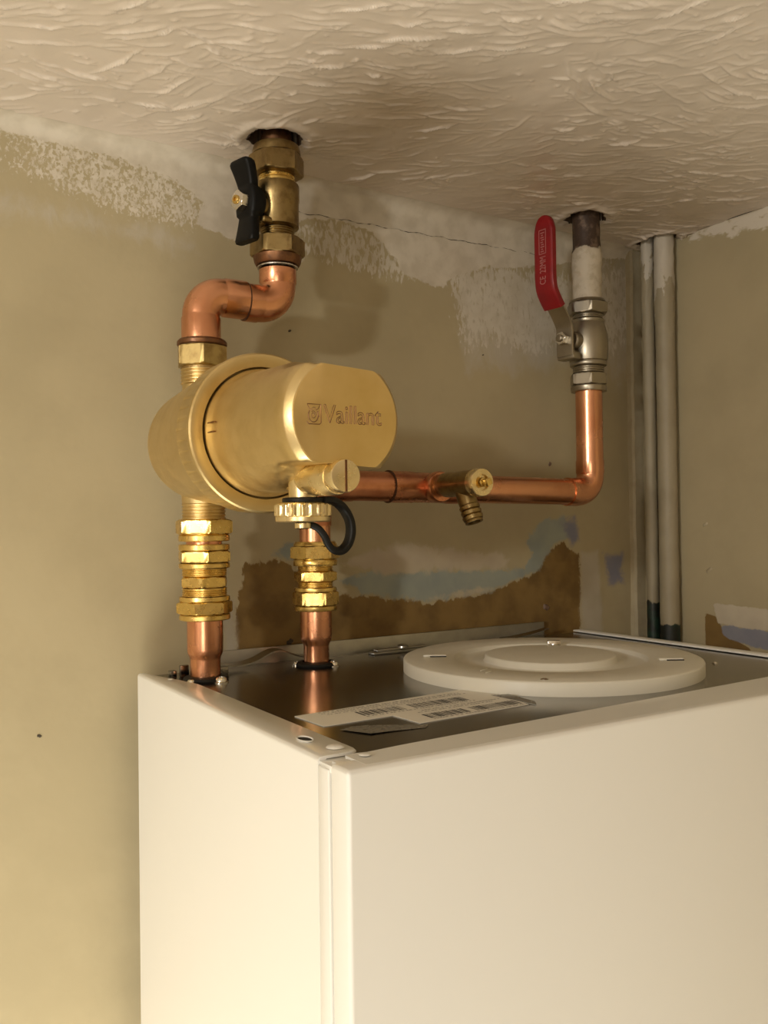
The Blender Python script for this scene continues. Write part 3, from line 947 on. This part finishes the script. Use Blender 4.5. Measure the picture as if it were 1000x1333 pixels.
def engraved(txt, x0, x1, z0, z1, tube_r, place):
    """outline of the letters traced as thin tubes"""
    cu = bpy.data.curves.new('lettering', 'FONT'); cu.body = txt; cu.size = 1.0; cu.resolution_u = 4
    ob = bpy.data.objects.new('lettering', cu); COL.objects.link(ob)
    dg = bpy.context.evaluated_depsgraph_get(); dg.update()
    ev = ob.evaluated_get(dg); me = ev.to_mesh()
    vs = [v.co.copy() for v in me.vertices]
    from collections import Counter, defaultdict
    cnt = Counter()
    for p in me.polygons:
        for e in p.edge_keys: cnt[e] += 1
    ev.to_mesh_clear(); bpy.data.objects.remove(ob); bpy.data.curves.remove(cu)
    key = lambda i: (round(vs[i].x, 5), round(vs[i].y, 5))
    lox = min(v.x for v in vs); hix = max(v.x for v in vs); loy = min(v.y for v in vs); hiy = max(v.y for v in vs)
    adj = defaultdict(list)
    for (a, b_), c in cnt.items():
        if c == 1: adj[key(a)].append(key(b_)); adj[key(b_)].append(key(a))
    seen = set(); loops = []
    for s0 in adj:
        if s0 in seen: continue
        loop = [s0]; seen.add(s0); cur = s0
        while True:
            nx_ = [q for q in adj[cur] if q not in seen]
            if not nx_: break
            cur = nx_[0]; seen.add(cur); loop.append(cur)
        if len(loop) > 2: loops.append(loop)
    g = G()
    for lp in loops:
        pts = [place(x0+(x1-x0)*(x-lox)/(hix-lox), z0+(z1-z0)*(y-loy)/(hiy-loy)) for x, y in lp]
        pts.append(pts[0])
        g.tube(pts, tube_r, 5, caps=False, upv=(0, -1, 0))
    return g


pf = lambda x, z: Vector((x, YT, z))
engraved('Vaillant', 0.0214, 0.0552, 0.1566, 0.1657, 0.00022, pf).obj('engraved_lettering', BRASS_DARK, flt)
g = G()
ex0, ex1, ez0, ez1 = 0.0120, 0.0199, 0.1556, 0.1655
em = [(ex0+0.0008, ez0), (ex1-0.0008, ez0), (ex1, ez0+0.0008), (ex1, ez1-0.0002), (ex0, ez1-0.0002)]
g.tube([pf(*q) for q in [(ex0, ez0+0.0012), (ex0+0.001, ez0), (ex1-0.0008, ez0), (ex1, ez0+0.0008), (ex1, ez1), (ex0+0.0002, ez1)]], 0.00026, 5, upv=(0, -1, 0))
# hare-and-egg shield, simplified: two ears, round body, egg outline
g.tube([pf(*q) for q in [(ex0+0.0003, ez1-0.0002), (ex0+0.0014, ez1-0.0022), (ex0+0.0030, ez1-0.0030), (ex0+0.0032, ez1-0.0016), (ex0+0.0046, ez1-0.0016), (ex0+0.0050, ez1-0.0030), (ex0+0.0064, ez1-0.0022), (ex0+0.0072, ez1-0.0004)]], 0.00020, 5, upv=(0, -1, 0))
g.tube([pf(ex0+0.0036+0.0027*math.cos(a), ez0+0.0044+0.0034*math.sin(a)) for a in np.linspace(deg(140), deg(395), 22)], 0.00026, 5, upv=(0, -1, 0))
g.tube([pf(ex0+0.0036+0.0013*math.cos(a)*(0.5+a/12), ez0+0.0045+0.0017*math.sin(a)*(0.5+a/12)) for a in np.linspace(0, 8.5, 26)], 0.00018, 5, upv=(0, -1, 0))
g.tube([pf(*q) for q in [(ex0+0.0056, ez0+0.0062), (ex0+0.0064, ez0+0.0066), (ex0+0.0060, ez0+0.0050), (ex0+0.0068, ez0+0.0040), (ex0+0.0058, ez0+0.0030)]], 0.00020, 5, upv=(0, -1, 0))
g.obj('engraved_emblem', BRASS_DARK, flt)

# drain under the housing: barrel with slotted plug, column, knurled cap, rubber strap
DXX = 0.0315
ZB_ = 0.1300
f = frame_axis((DXX, 0, ZB_), (0, -1, 0))
g = G().rev([(0.0050, 0.190), (0.0066, 0.198), (0.0074, 0.208), (0.0086, 0.218), (0.0093, 0.226), (0.0094, 0.2435), (0.0090, 0.2450), (0.0070, 0.2452)], f, 40)
g.rev([(0.0050, 0.1362), (0.0070, 0.1356), (0.0079, 0.1345), (0.0081, 0.1300), (0.0080, 0.1225), (0.0078, 0.1175)], frame_z(DXX-0.0004, -0.2065), 36)
g.obj('drain_barrel', BRASS_PALE, flt, ang=40)
pl = G().rev([(0.0070, 0.2445), (0.0082, 0.2450), (0.0085, 0.2456), (0.0085, 0.2526), (0.0081, 0.2534), (0.0074, 0.2536)], f, 44).obj('drain_plug', BRASS_PALE, flt, ang=30)
G().box((DXX-0.0006, -0.25385, ZB_-0.0080), (DXX+0.0006, -0.2532, ZB_+0.0080), 0.0, None).obj('slot', BRASS_DARK, pl)
CN = 20


def capknurl(r, h, a):
    if r < 0.0145: return r
    t = (a*CN/(2*PI)) % 1.0
    k = max(0.0, math.cos((t-0.5)*2*PI)+0.15)/1.15
    z = 1.0 if 0.1105 < h < 0.1168 else 0.0
    return r + 0.0009*k*z


CXX = DXX
fcap = frame_z(CXX, -0.2050)
prof = [(0.0110, 0.1072), (0.0140, 0.1072), (0.0149, 0.1078), (0.0150, 0.1100), (0.0147, 0.1104), (0.0147, 0.1108), (0.0147, 0.1125), (0.0147, 0.1145), (0.0147, 0.1164), (0.0147, 0.1170), (0.0140, 0.1176), (0.0122, 0.1180), (0.0078, 0.1182)]
cap_o = G().rev(prof, fcap, CN*10, capknurl, caps=(True, False)).obj('drain_cap', BRASS_PALE, flt, ang=30)
G().rev([(0.0030, 0.1072), (0.0045, 0.1066), (0.0045, 0.1040), (0.0030, 0.1034)], fcap, 20).obj('cap_pin', BRASS_PALE, cap_o)
g = G()
g.tube([(CXX+0.0096*math.cos(a), -0.2062+0.0096*math.sin(a), 0.1190) for a in np.linspace(0, 2*PI, 33)], 1.0, 10, caps=False, flat=(0.0016, 0.0022), upv=(0, 0, 1))


def spline(pts, n=8):
    P = [Vector(p) for p in pts]; out = []
    for i in range(len(P)-1):
        p0 = P[max(i-1, 0)]; p1 = P[i]; p2 = P[i+1]; p3 = P[min(i+2, len(P)-1)]
        for k in range(n):
            t = k/n
            out.append(0.5*((2*p1)+(p2-p0)*t+(2*p0-5*p1+4*p2-p3)*t*t+(3*p1-p0-3*p2+p3)*t**3))
    out.append(P[-1]); return out


strap = [(0.0385, -0.2135, 0.1190), (0.0440, -0.2115, 0.1192), (0.0505, -0.2075, 0.1182), (0.0568, -0.205, 0.1145), (0.0605, -0.205, 0.1085), (0.0615, -0.205, 0.1020), (0.0598, -0.205, 0.0955), (0.0555, -0.205, 0.0912), (0.0503, -0.205, 0.0915), (0.0468, -0.205, 0.0950), (0.0445, -0.205, 0.0995), (0.0412, -0.2045, 0.1035), (0.0372, -0.203, 0.1056), (0.0330, -0.2015, 0.1060)]
g.tube(spline(strap), 1.0, 14, flat=(0.0020, 0.0030), upv=(0, 0, 1))
g.obj('rubber_strap', RUBBER, flt, ang=60)

# compression nuts of the filter
G().rev([(0.0127, 0.0952), (0.0172, 0.0952), (0.0178, 0.0958), (0.0178, 0.0990), (0.0170, 0.0998)], FL, 48, caps=(False, False)).hexnut(0.0996, 0.1108, 0.0206, FL, deg(-98), inner=0.0127).obj('compression_nut', BRASS, flt)
G().hexnut(0.2170, 0.2325, 0.0189, FL, deg(-107), inner=0.0137).obj('compression_nut', BRASS_W, flt)
tag(G().rev([(0.0137, 0.2322), (0.0168, 0.2322), (0.0174, 0.2330), (0.0174, 0.2352), (0.0162, 0.2366), (0.0137, 0.2368)], FL, 48, caps=(False, False)).obj('collar', BRASS_DARK, flt), 'dark brown collar on the upper nut')

# swan neck
VX, VY = 0.0945, -0.043
swn = thing('swan_neck_pipe', 'copper pipe with two elbows linking the round filter to the black-handled valve', 'pipe', (LX, LY, 0.236))
ZH = 0.2690
RS, RB = 0.0137, 0.0131
bend = 0.017


def elbow(corner, d1, d2, ext, bend, rs, rb):
    """socket, bend, socket: d1, d2 unit directions from the corner to the two ends"""
    c, d1, d2 = Vector(corner), Vector(d1), Vector(d2)
    a, b_ = c+d1*bend, c+d2*bend
    pts = [c+d1*ext, c+d1*(bend+0.0022)]
    rad = [rs, rs]
    pts += [c+d1*(bend+0.0008)]; rad += [rb]
    ar = arc_pts(c, a, b_, 10)
    pts += ar; rad += [rb]*len(ar)
    pts += [c+d2*(bend+0.0008), c+d2*(bend+0.0022), c+d2*ext]; rad += [rb, rs, rs]
    return G().tube(pts, rad, 36)


elbow((LX-0.0006, LY, ZH), (0, 0, -1), (1, 0, 0), 0.0325, 0.0150, 0.0138, 0.0131).obj('elbow', COPPER, swn, ang=50)
elbow((VX, VY, ZH-0.0012), (-1, 0, 0), (0, 0, 1), 0.0265, 0.0150, 0.0138, 0.0131).obj('elbow', COPPER, swn, ang=50)
f = frame_axis((LX+0.0325, VY, ZH-0.0006), (1, 0, 0))
G().rev([(0.0139, -0.0004), (0.0140, 0.0), (0.0139, 0.0004)], f, 36).obj('joint_line', COPPER_S, swn)
FV = frame_z(VX, VY)

# black-handled valve
bv = thing('ball_valve', 'dark brass isolating valve with black butterfly handle hanging from the ceiling hole', 'valve', (VX, VY, 0.34))
G().rev([(0.0129, 0.2958), (0.0150, 0.2958), (0.0150, 0.2966), (0.0129, 0.2978)], FV, 40, caps=(False, False)).obj('solder_bead', SOLDER, bv)
G().rev([(0.0130, 0.2975), (0.0160, 0.2978), (0.0172, 0.3000), (0.0180, 0.3040)], FV, 44, caps=(False, False)).obj('collar', BRASS_DARK, bv)
G().hexnut(0.3036, 0.3180, 0.0203, FV, deg(-145), inner=0.0118).obj('nut', BRASS_OLD, bv)
prof = [(0.0118, 0.3176)] + thread(0.3178, 0.3250, 0.0128, 4, 0.0007) + [(0.0150, 0.3254), (0.0161, 0.3262), (0.0162, 0.3450), (0.0166, 0.3458), (0.0166, 0.3565), (0.0160, 0.3578), (0.0140, 0.3584)]
G().rev(prof, FV, 48).obj('body', BRASS_OLD, bv)
G().rev([(0.0120, 0.3580), (0.0136, 0.3583), (0.0136, 0.3605)] + thread(0.3606, 0.3645, 0.0134, 2, 0.0006) + [(0.0118, 0.3648)], FV, 44).obj('thread', BRASS, bv)
G().hexnut(0.3642, 0.3800, 0.0206, FV, deg(-135), inner=0.0118).rev([(0.0180, 0.3796), (0.0178, 0.3830), (0.0168, 0.3862), (0.0118, 0.3868)], FV, 44, caps=(False, False)).obj('nut', BRASS_OLD, bv)
G().rev([(0.0112, 0.3640), (0.0112, 0.4120)], FV, 30).obj('pipe_stub', BRASS_DARK, bv)
# stem and handle (local z = stem direction, y = up, x sideways)
FS = frame_axis((VX, VY, 0.3380), (-0.97, -0.25, 0))
G().rev([(0.0078, 0.008), (0.0078, 0.0165), (0.0062, 0.0175), (0.0050, 0.0185), (0.0050, 0.030)], FS, 28).rev([(0.0028, 0.0), (0.0028, 0.0075), (0.002, 0.0085)], FS @ Matrix.Translation((0.007, -0.011, 0.012)), 14).obj('stem', BRASS_OLD, bv)
hs = []
for i in range(33):
    v = -0.0285 + 0.0575*i/32
    s = abs(v)/0.029
    tip = max(0.0, (s-0.25)/0.75)
    lean = 0.0055*tip**1.5 if v > 0 else 0.0020*tip**1.5
    if s < 0.36:
        q = math.sqrt(max(0, 1-(s/0.42)**2))
        t0, t1, ww = 0.0290-0.0120*q**0.7, 0.0312, 0.0072+0.0045*q
    else:
        t0, t1, ww = 0.0222+lean, 0.0300+lean*1.35, 0.0078+0.0035*tip
    if s > 0.9:
        e = math.sqrt(max(0.0, 1-((s-0.9)/0.11)**2)); mid = (t0+t1)/2
        t0, t1, ww = mid+(t0-mid)*(0.55+0.45*e), mid+(t1-mid)*(0.55+0.45*e), ww*(0.72+0.28*e)
    ringp = []
    for k in range(20):
        a = 2*PI*k/20
        cx_ = math.copysign(abs(math.cos(a))**0.45, math.cos(a))*ww
        cz_ = (t0+t1)/2 + math.copysign(abs(math.sin(a))**0.45, math.sin(a))*(t1-t0)/2
        ringp.append(FS @ Vector((cx_, v, cz_)))
    hs.append(ringp)
hd = G().loft(hs).obj('handle', BLACK, bv, ang=60)
G().hexnut(0.0310, 0.0372, 0.0074, FS, deg(20)).obj('handle_nut', STEEL, hd)
G().rev([(0.0032, 0.0370), (0.0032, 0.0384), (0.0027, 0.0389), (0.0014, 0.0387), (0.0012, 0.0376)], FS, 20).obj('stem_end', BRASS, hd)

# ------------------------------------------------------------------ middle riser and the copper run to the right
MX, MY = 0.1286, -0.032
FM = frame_z(MX, MY)
t2 = thing('copper_pipe', 'short copper tail rising from the steel top under the black rubber strap', 'pipe', (MX, MY, 0))
G().rev([(0.0098, -0.004), (0.0098, 0.0130), (0.0102, 0.0146), (0.0113, 0.0166), (0.0119, 0.0184), (0.0121, 0.021), (0.0121, 0.0405)], FM, 40).obj('reducer', COPPER, t2)
cp2 = thing('compression_coupling', 'smaller brass compression coupling behind the rubber strap, on the middle copper tail', 'pipe fitting', (MX, MY, 0.04))
G().rev([(0.0122, 0.0402), (0.0160, 0.0402), (0.0164, 0.0408), (0.0164, 0.0434), (0.0158, 0.0440)], FM, 48, caps=(False, False)).hexnut(0.0437, 0.0552, 0.0178, FM, deg(-92), inner=0.0122).rev([(0.0122, 0.0550), (0.0162, 0.0550), (0.0164, 0.0558), (0.0162, 0.0576), (0.0122, 0.0580)], FM, 48, caps=(False, False)).obj('nut', BRASS, cp2)
G().rev([(0.0118, 0.0576)] + thread(0.0578, 0.0622, 0.0136, 3, 0.0006) + [(0.0118, 0.0624)], FM, 48).hexnut(0.0621, 0.0705, 0.0166, FM, deg(-97)).rev([(0.0118, 0.0703)] + thread(0.0705, 0.0747, 0.0136, 3, 0.0006) + [(0.0118, 0.0750)], FM, 48).obj('body', BRASS, cp2)
G().rev([(0.0122, 0.0745), (0.0166, 0.0745), (0.0170, 0.0752), (0.0170, 0.0782), (0.0164, 0.0792)], FM, 48, caps=(False, False)).hexnut(0.0790, 0.0900, 0.0192, FM, deg(-139), inner=0.0122).rev([(0.0168, 0.0898), (0.0164, 0.0912), (0.0152, 0.0928), (0.0122, 0.0930)], FM, 48, caps=(False, False)).obj('nut', BRASS, cp2)

RXP, RYP = 0.4212, -0.032
run = thing('copper_pipe', 'long horizontal copper run with a tee, bending up to the red-lever valve', 'pipe', (0.27, MY, 0.134))
ZL0, ZR0 = 0.1368, 0.1328
dz = (ZR0-ZL0)/(RXP-MX)
zx = lambda x: ZL0+dz*(x-MX)
dx_ = Vector((1, 0, dz)).normalized()
G().tube([(MX, MY, 0.088), (MX, MY, ZL0-0.030)], 0.0120, 36).obj('pipe', COPPER, run)
elbow((MX, MY, ZL0), (0, 0, -1), tuple(dx_), 0.032, 0.016, 0.0128, 0.0121).obj('elbow', COPPER_D, run, ang=50)
G().tube([(MX+0.032, MY, zx(MX+0.032)), (0.196, MY, zx(0.196))], 0.0121, 36).obj('pipe', COPPER_D, run)
# tee with branch to the front
TX = 0.2355
f = frame_axis((TX, MY, zx(TX)), tuple(dx_))
prof = [(0.0120, -0.0400), (0.0131, -0.0396), (0.0131, -0.0180), (0.0126, -0.0165), (0.0126, 0.0165), (0.0131, 0.0180), (0.0131, 0.0396), (0.0120, 0.0400)]
te = G().rev(prof, f, 40)
te.rev([(0.0110, 0.0), (0.0122, 0.0095), (0.0128, 0.0112), (0.0128, 0.0175), (0.0118, 0.0190), (0.0098, 0.0192)], frame_axis((TX, MY, zx(TX)), (0, -1, 0)), 36)
te.obj('tee', COPPER_D, run, ang=40)
G().rev([(0.0126, -0.0405), (0.0134, -0.0402), (0.0134, -0.0394), (0.0126, -0.0390)], f, 40).obj('joint_line', COPPER_S, run)
XE = RXP-0.0300
G().tube([(TX+0.040, MY, zx(TX+0.040)), (XE, MY, zx(XE))], 0.0121, 36).obj('pipe', COPPER, run)
elbow((RXP, RYP, ZR0), (-1, 0, -dz), (0, 0, 1), 0.0300, 0.0165, 0.0132, 0.0127).obj('elbow', COPPER, run, ang=50)
G().tube([(RXP, RYP, ZR0+0.030), (RXP, RYP, 0.2290)], 0.0126, 36).obj('pipe', COPPER, run)

# drain cock on the tee
dc = thing('drain_cock', 'small brass drain cock with ribbed spout on the copper tee', 'valve', (TX, -0.075, zx(TX)))
f = frame_axis((TX, 0, zx(TX)+0.0012), (0, -1, 0))
body = G().rev([(0.0086, 0.0500), (0.0086, 0.0540), (0.0098, 0.0560), (0.0102, 0.0600), (0.0100, 0.0760), (0.0103, 0.0800), (0.0106, 0.0960)], f, 36)
body.obj('body', BRASS_OLD, dc)
G().rev([(0.0106, 0.0955), (0.0110, 0.0965), (0.0110, 0.1035), (0.0104, 0.1044), (0.0064, 0.1044), (0.0062, 0.1015), (0.0040, 0.1012)], f, 40, caps=(True, False)).obj('gland_ring', BRASS_PALE, dc)
G().rev([(0.0062, 0.1010), (0.0040, 0.1012), (0.0036, 0.1060), (0.0030, 0.1064)], f, 20).box((-0.0026, -0.0026, 0.1058), (0.0026, 0.0026, 0.1130), 0.0006, f @ Matrix.Rotation(deg(22), 4, 'Z')).obj('square_spindle', BRASS, dc)
sd = Vector((0.10, -0.36, -1)).normalized()
f = frame_axis((TX, -0.0810, zx(TX)-0.004), tuple(sd), (0, -1, 0))
prof = [(0.0076, 0.0), (0.0076, 0.0120)]
for k in range(3):
    h = 0.0130+0.0042*k
    prof += [(0.0070, h), (0.0084, h+0.0008), (0.0078, h+0.0034), (0.0069, h+0.0040)]
prof += [(0.0072, 0.0262), (0.0070, 0.0272), (0.0052, 0.0272), (0.0050, 0.0200), (0.0010, 0.0198)]
G().rev(prof, f, 32, caps=(True, True)).obj('spout', BRASS_OLD, dc)
G().rev([(0.0052, 0.0), (0.0050, 0.0002)], f @ Matrix.Translation((0, 0, 0.0201)), 24).obj('spout_bore', HOLE, dc)

# ------------------------------------------------------------------ red-lever valve and pipe stub
FR = frame_z(RXP, RYP)
lv = thing('lever_valve', 'nickel-plated ball valve with a red upright lever near the right corner', 'valve', (RXP, RYP, 0.27))
G().rev([(0.0128, 0.2280), (0.0164, 0.2280), (0.0168, 0.2288), (0.0168, 0.2325), (0.0160, 0.2336)], FR, 44, caps=(False, False)).hexnut(0.2333, 0.2450, 0.0180, FR, deg(-125), inner=0.0128).obj('nut', NICKEL, lv)
prof = [(0.0120, 0.2446)] + thread(0.2450, 0.2515, 0.0146, 3, 0.0008) + [(0.0146, 0.2516), (0.0168, 0.2520), (0.0172, 0.2526), (0.0172, 0.2556), (0.0168, 0.2562), (0.0176, 0.2568), (0.0184, 0.2610), (0.0188, 0.2680), (0.0186, 0.2760), (0.0176, 0.2840), (0.0160, 0.2900), (0.0152, 0.2925), (0.0156, 0.2932), (0.0156, 0.2952), (0.0146, 0.2962)] + thread(0.2963, 0.3006, 0.0142, 2, 0.0008) + [(0.0120, 0.3010)]
G().rev(prof, FR, 48).obj('body', NICKEL, lv, ang=40)
G().hexnut(0.3003, 0.3120, 0.0195, FR, deg(-122), inner=0.0130).rev([(0.0172, 0.3117), (0.0168, 0.3128), (0.0160, 0.3143), (0.0130, 0.3146)], FR, 44, caps=(False, False)).obj('nut', NICKEL, lv)
SD = Vector((-0.995, -0.10, 0)).normalized()
FS2 = frame_axis((RXP, RYP, 0.2742), tuple(SD))
G().rev([(0.0085, 0.010), (0.0085, 0.0235), (0.0074, 0.0250), (0.0046, 0.0255), (0.0046, 0.0310)], FS2, 28).obj('stem', NICKEL, lv)


def strip(path, hw, th, n=10):
    """flat bar following (t, z) points in the stem's plane; hw half width sideways"""
    sp = spline([(a, 0, c) for a, c in path], 8)
    rings = []
    for i, p in enumerate(sp):
        a = sp[max(i-1, 0)]; b_ = sp[min(i+1, len(sp)-1)]
        d = (b_-a).normalized(); nrm = Vector((-d.z, 0, d.x))
        h = hw(i/(len(sp)-1)) if callable(hw) else hw
        tt = th(i/(len(sp)-1)) if callable(th) else th
        rg = []
        for k in range(16):
            q = 2*PI*k/16
            sx = math.copysign(abs(math.cos(q))**0.4, math.cos(q))*h
            st_ = math.copysign(abs(math.sin(q))**0.4, math.sin(q))*tt/2
            pp = p + nrm*st_
            rg.append(FS2 @ Vector((sx, pp.z, pp.x)))
        rings.append(rg)
    return G().loft(rings)


lev = strip([(0.0320, -0.016), (0.0325, -0.006), (0.0325, 0.006), (0.0335, 0.012), (0.0400, 0.022), (0.0475, 0.031), (0.0560, 0.042)], 0.0098, 0.0026).obj('lever', NICKEL, lv, ang=50)


def gw(s):
    e = max(0.0, (s-0.80)/0.20)
    return 0.0112*math.sqrt(max(0.0, 1-e*e*0.97))


grip = strip([(0.0462, 0.0275), (0.0515, 0.0345), (0.0560, 0.0425), (0.0575, 0.0520), (0.0576, 0.062), (0.0576, 0.072), (0.0576, 0.082), (0.0577, 0.091), (0.0577, 0.1000), (0.0577, 0.1090)], gw, lambda s: 0.0070 if s < 0.93 else 0.0070-0.03*(s-0.93)).obj('red_grip', RED, lv, ang=50)
G().hexnut(0.0338, 0.0392, 0.0062, FS2, deg(10)).obj('lever_nut', STEEL, lev)
G().rev([(0.0034, 0.039), (0.0034, 0.0415), (0.0026, 0.0420)], FS2, 20).obj('stem_end', NICKEL, lev)
G().box((-0.0098, -0.0190, 0.022), (0.0098, -0.0125, 0.0325), 0.0012, FS2).obj('stop_lug', NICKEL, lev)
# print on the grip, reading upwards
FT = FS2 @ Matrix.Translation((0, 0, 0.0611))


def print_text(txt, v0, v1, w0, w1):
    """text running up the grip from v0 to v1; the letters' tops point to -x (left)"""
    o, f_ = outline_text(txt, 0, 1, 0, 1, '', None, None, 0, lambda a, bb, z: (a, bb, z), 'FRONT')
    g = G()
    vs = [FT @ Vector((w0+(w1-w0)*bb, v0+(v1-v0)*a, 0.0001+(0.0002 if z > 0 else 0.0))) for a, bb, z in o]
    return g.add(vs, f_)


xs = 1
a0_, a1_ = 0.0035, -0.0035
print_text('22MM', 0.0565, 0.0714, a1_*-1, a0_*-1).obj('lettering', REDPRINT, grip, smooth=False)
print_text('CE', 0.0462, 0.0535, a1_*-1, a0_*-1).obj('lettering', REDPRINT, grip, smooth=False)
g = G()
for (x0, x1, v0, v1) in ((-0.0042, 0.0042, 0.0738, 0.0744), (-0.0042, 0.0042, 0.0954, 0.0960), (-0.0042, -0.0036, 0.0738, 0.0960), (0.0036, 0.0042, 0.0738, 0.0960)):
    g.box((x0, v0, 0.0001), (x1, v1, 0.0003), 0, FT)
for k in range(9):
    v = 0.0757+0.0021*k
    g.box((-0.0022+0.0008*(k % 2), v, 0.0001), (0.0022-0.0007*((k+1) % 3), v+0.0009, 0.0003), 0, FT)
g.obj('print_frame', REDPRINT, grip, smooth=False)

# pipe stub above the red-lever valve: bare rusty brown at the top, thick white paint below
m, nt, b = base_mat('paint_over_rust')
gz_ = nt.nodes.new('ShaderNodeNewGeometry'); sx_ = nt.nodes.new('ShaderNodeSeparateXYZ')
nt.links.new(gz_.outputs['Position'], sx_.inputs[0])
v = math_n(nt, 'ADD', sx_.outputs['Z'], math_n(nt, 'MULTIPLY', math_n(nt, 'SUBTRACT', noise_n(nt, 70, 4), 0.5), 0.022))
fz = maprange(nt, v, 0.3615, 0.3635)
wc = mixc(nt, maprange(nt, noise_n(nt, 110, 4), 0.45, 0.65), (0.52, 0.455, 0.35), (0.42, 0.355, 0.26))
dk = mixc(nt, maprange(nt, noise_n(nt, 120, 3), 0.5, 0.75), (0.05, 0.028, 0.016), (0.17, 0.11, 0.07))
nt.links.new(mixc(nt, fz, wc, dk), b.inputs['Base Color']); b.inputs['Roughness'].default_value = 0.6
bump(nt, b, noise_n(nt, 160, 4), 0.6, 0.001)
stb = thing('pipe_stub', 'white-daubed old pipe coming down from a ceiling hole onto the red-lever valve', 'pipe', (RXP, RYP, 0.314))
g = G(); rings = []
for i in range(56):
    z = 0.3146 + (0.4115-0.3146)*i/55
    base = 0.0136 if z < 0.362 else 0.0128
    lumpy = 0.0011 if z < 0.362 else 0.0004
    rg = []
    for k in range(32):
        a = 2*PI*k/32
        q = mnoise.noise(Vector((math.cos(a)*1.1, math.sin(a)*1.1, z*85)))
        q2 = mnoise.noise(Vector((math.cos(a)*2.6+5, math.sin(a)*2.6, z*190)))
        bulge = 0.0016*math.exp(-((z-0.352)/0.010)**2)*(0.6+0.4*math.cos(a+2.2))
        r = base + lumpy*(q+0.5*q2) + bulge
        rg.append(Vector((RXP+r*math.cos(a), RYP+r*math.sin(a), z)))
    rings.append(rg)
g.loft(rings).obj('pipe', m, stb, ang=60)

# ------------------------------------------------------------------ painted risers in the right corner


def riser_mat(name, white_lo, green_hi):
    m, nt, b = base_mat(name)
    ge = nt.nodes.new('ShaderNodeNewGeometry'); se = nt.nodes.new('ShaderNodeSeparateXYZ')
    nt.links.new(ge.outputs['Position'], se.inputs[0])
    n1 = noise_n(nt, 60, 4, 0.6, (1, 1, 0.5))
    vz = math_n(nt, 'ADD', se.outputs['Z'], math_n(nt, 'MULTIPLY', math_n(nt, 'SUBTRACT', n1, 0.5), 0.16))
    c = mixc(nt, maprange(nt, noise_n(nt, 25, 3), 0.4, 0.7), (0.31, 0.262, 0.172), (0.27, 0.225, 0.145))
    c = mixc(nt, maprange(nt, vz, white_lo, white_lo+0.006), c, (0.48, 0.43, 0.345))
    vg = math_n(nt, 'ADD', se.outputs['Z'], math_n(nt, 'MULTIPLY', math_n(nt, 'SUBTRACT', noise_n(nt, 110, 3), 0.5), 0.012))
    c2 = mixc(nt, maprange(nt, noise_n(nt, 50, 2), 0.4, 0.6), (0.010, 0.030, 0.017), (0.008, 0.010, 0.006))
    c = mixc(nt, maprange(nt, vg, green_hi-0.001, green_hi+0.001), c2, c)
    pale = maprange(nt, math_n(nt, 'SUBTRACT', vg, green_hi), 0.030, 0.055)
    c = mixc(nt, 0.0, c, c)
    nt.links.new(c, b.inputs['Base Color'])
    b.inputs['Roughness'].default_value = 0.55
    bump(nt, b, noise_n(nt, 90, 4), 0.5, 0.001)
    return m


def riser(name, x, y, r, label, mat, z0):
    rt0 = thing(name, label, 'pipe', (x, y, z0), 'painted riser pipes in the right corner')
    rings = []
    for i in range(90):
        z = z0 + (0.400-z0)*i/89
        rg = []
        for k in range(28):
            a = 2*PI*k/28
            q = mnoise.noise(Vector((math.cos(a)+x*50, math.sin(a), z*45)))
            q2 = mnoise.noise(Vector((math.cos(a)*3, math.sin(a)*3+y*50, z*170)))
            rr = r + 0.0004*q + 0.00025*q2 + (0.0006*(q2 > 0.1) if z > 0.30 else 0)
            rg.append(Vector((x+rr*math.cos(a), y+rr*math.sin(a), z)))
        rings.append(rg)
    G().loft(rings).obj('pipe', mat, rt0, ang=60)
    return rt0


riser('riser_pipe', 0.5308, -0.009, 0.0064, 'thin beige-painted vertical pipe, the left one of the corner pair', riser_mat('riser_paint_thin', 0.368, 0.0215), -0.12)
riser('riser_pipe', 0.5312, -0.0300, 0.0096, 'thicker beige-painted vertical pipe with flaking white top in the right corner', riser_mat('riser_paint_thick', 0.335, 0.0015), -0.12)
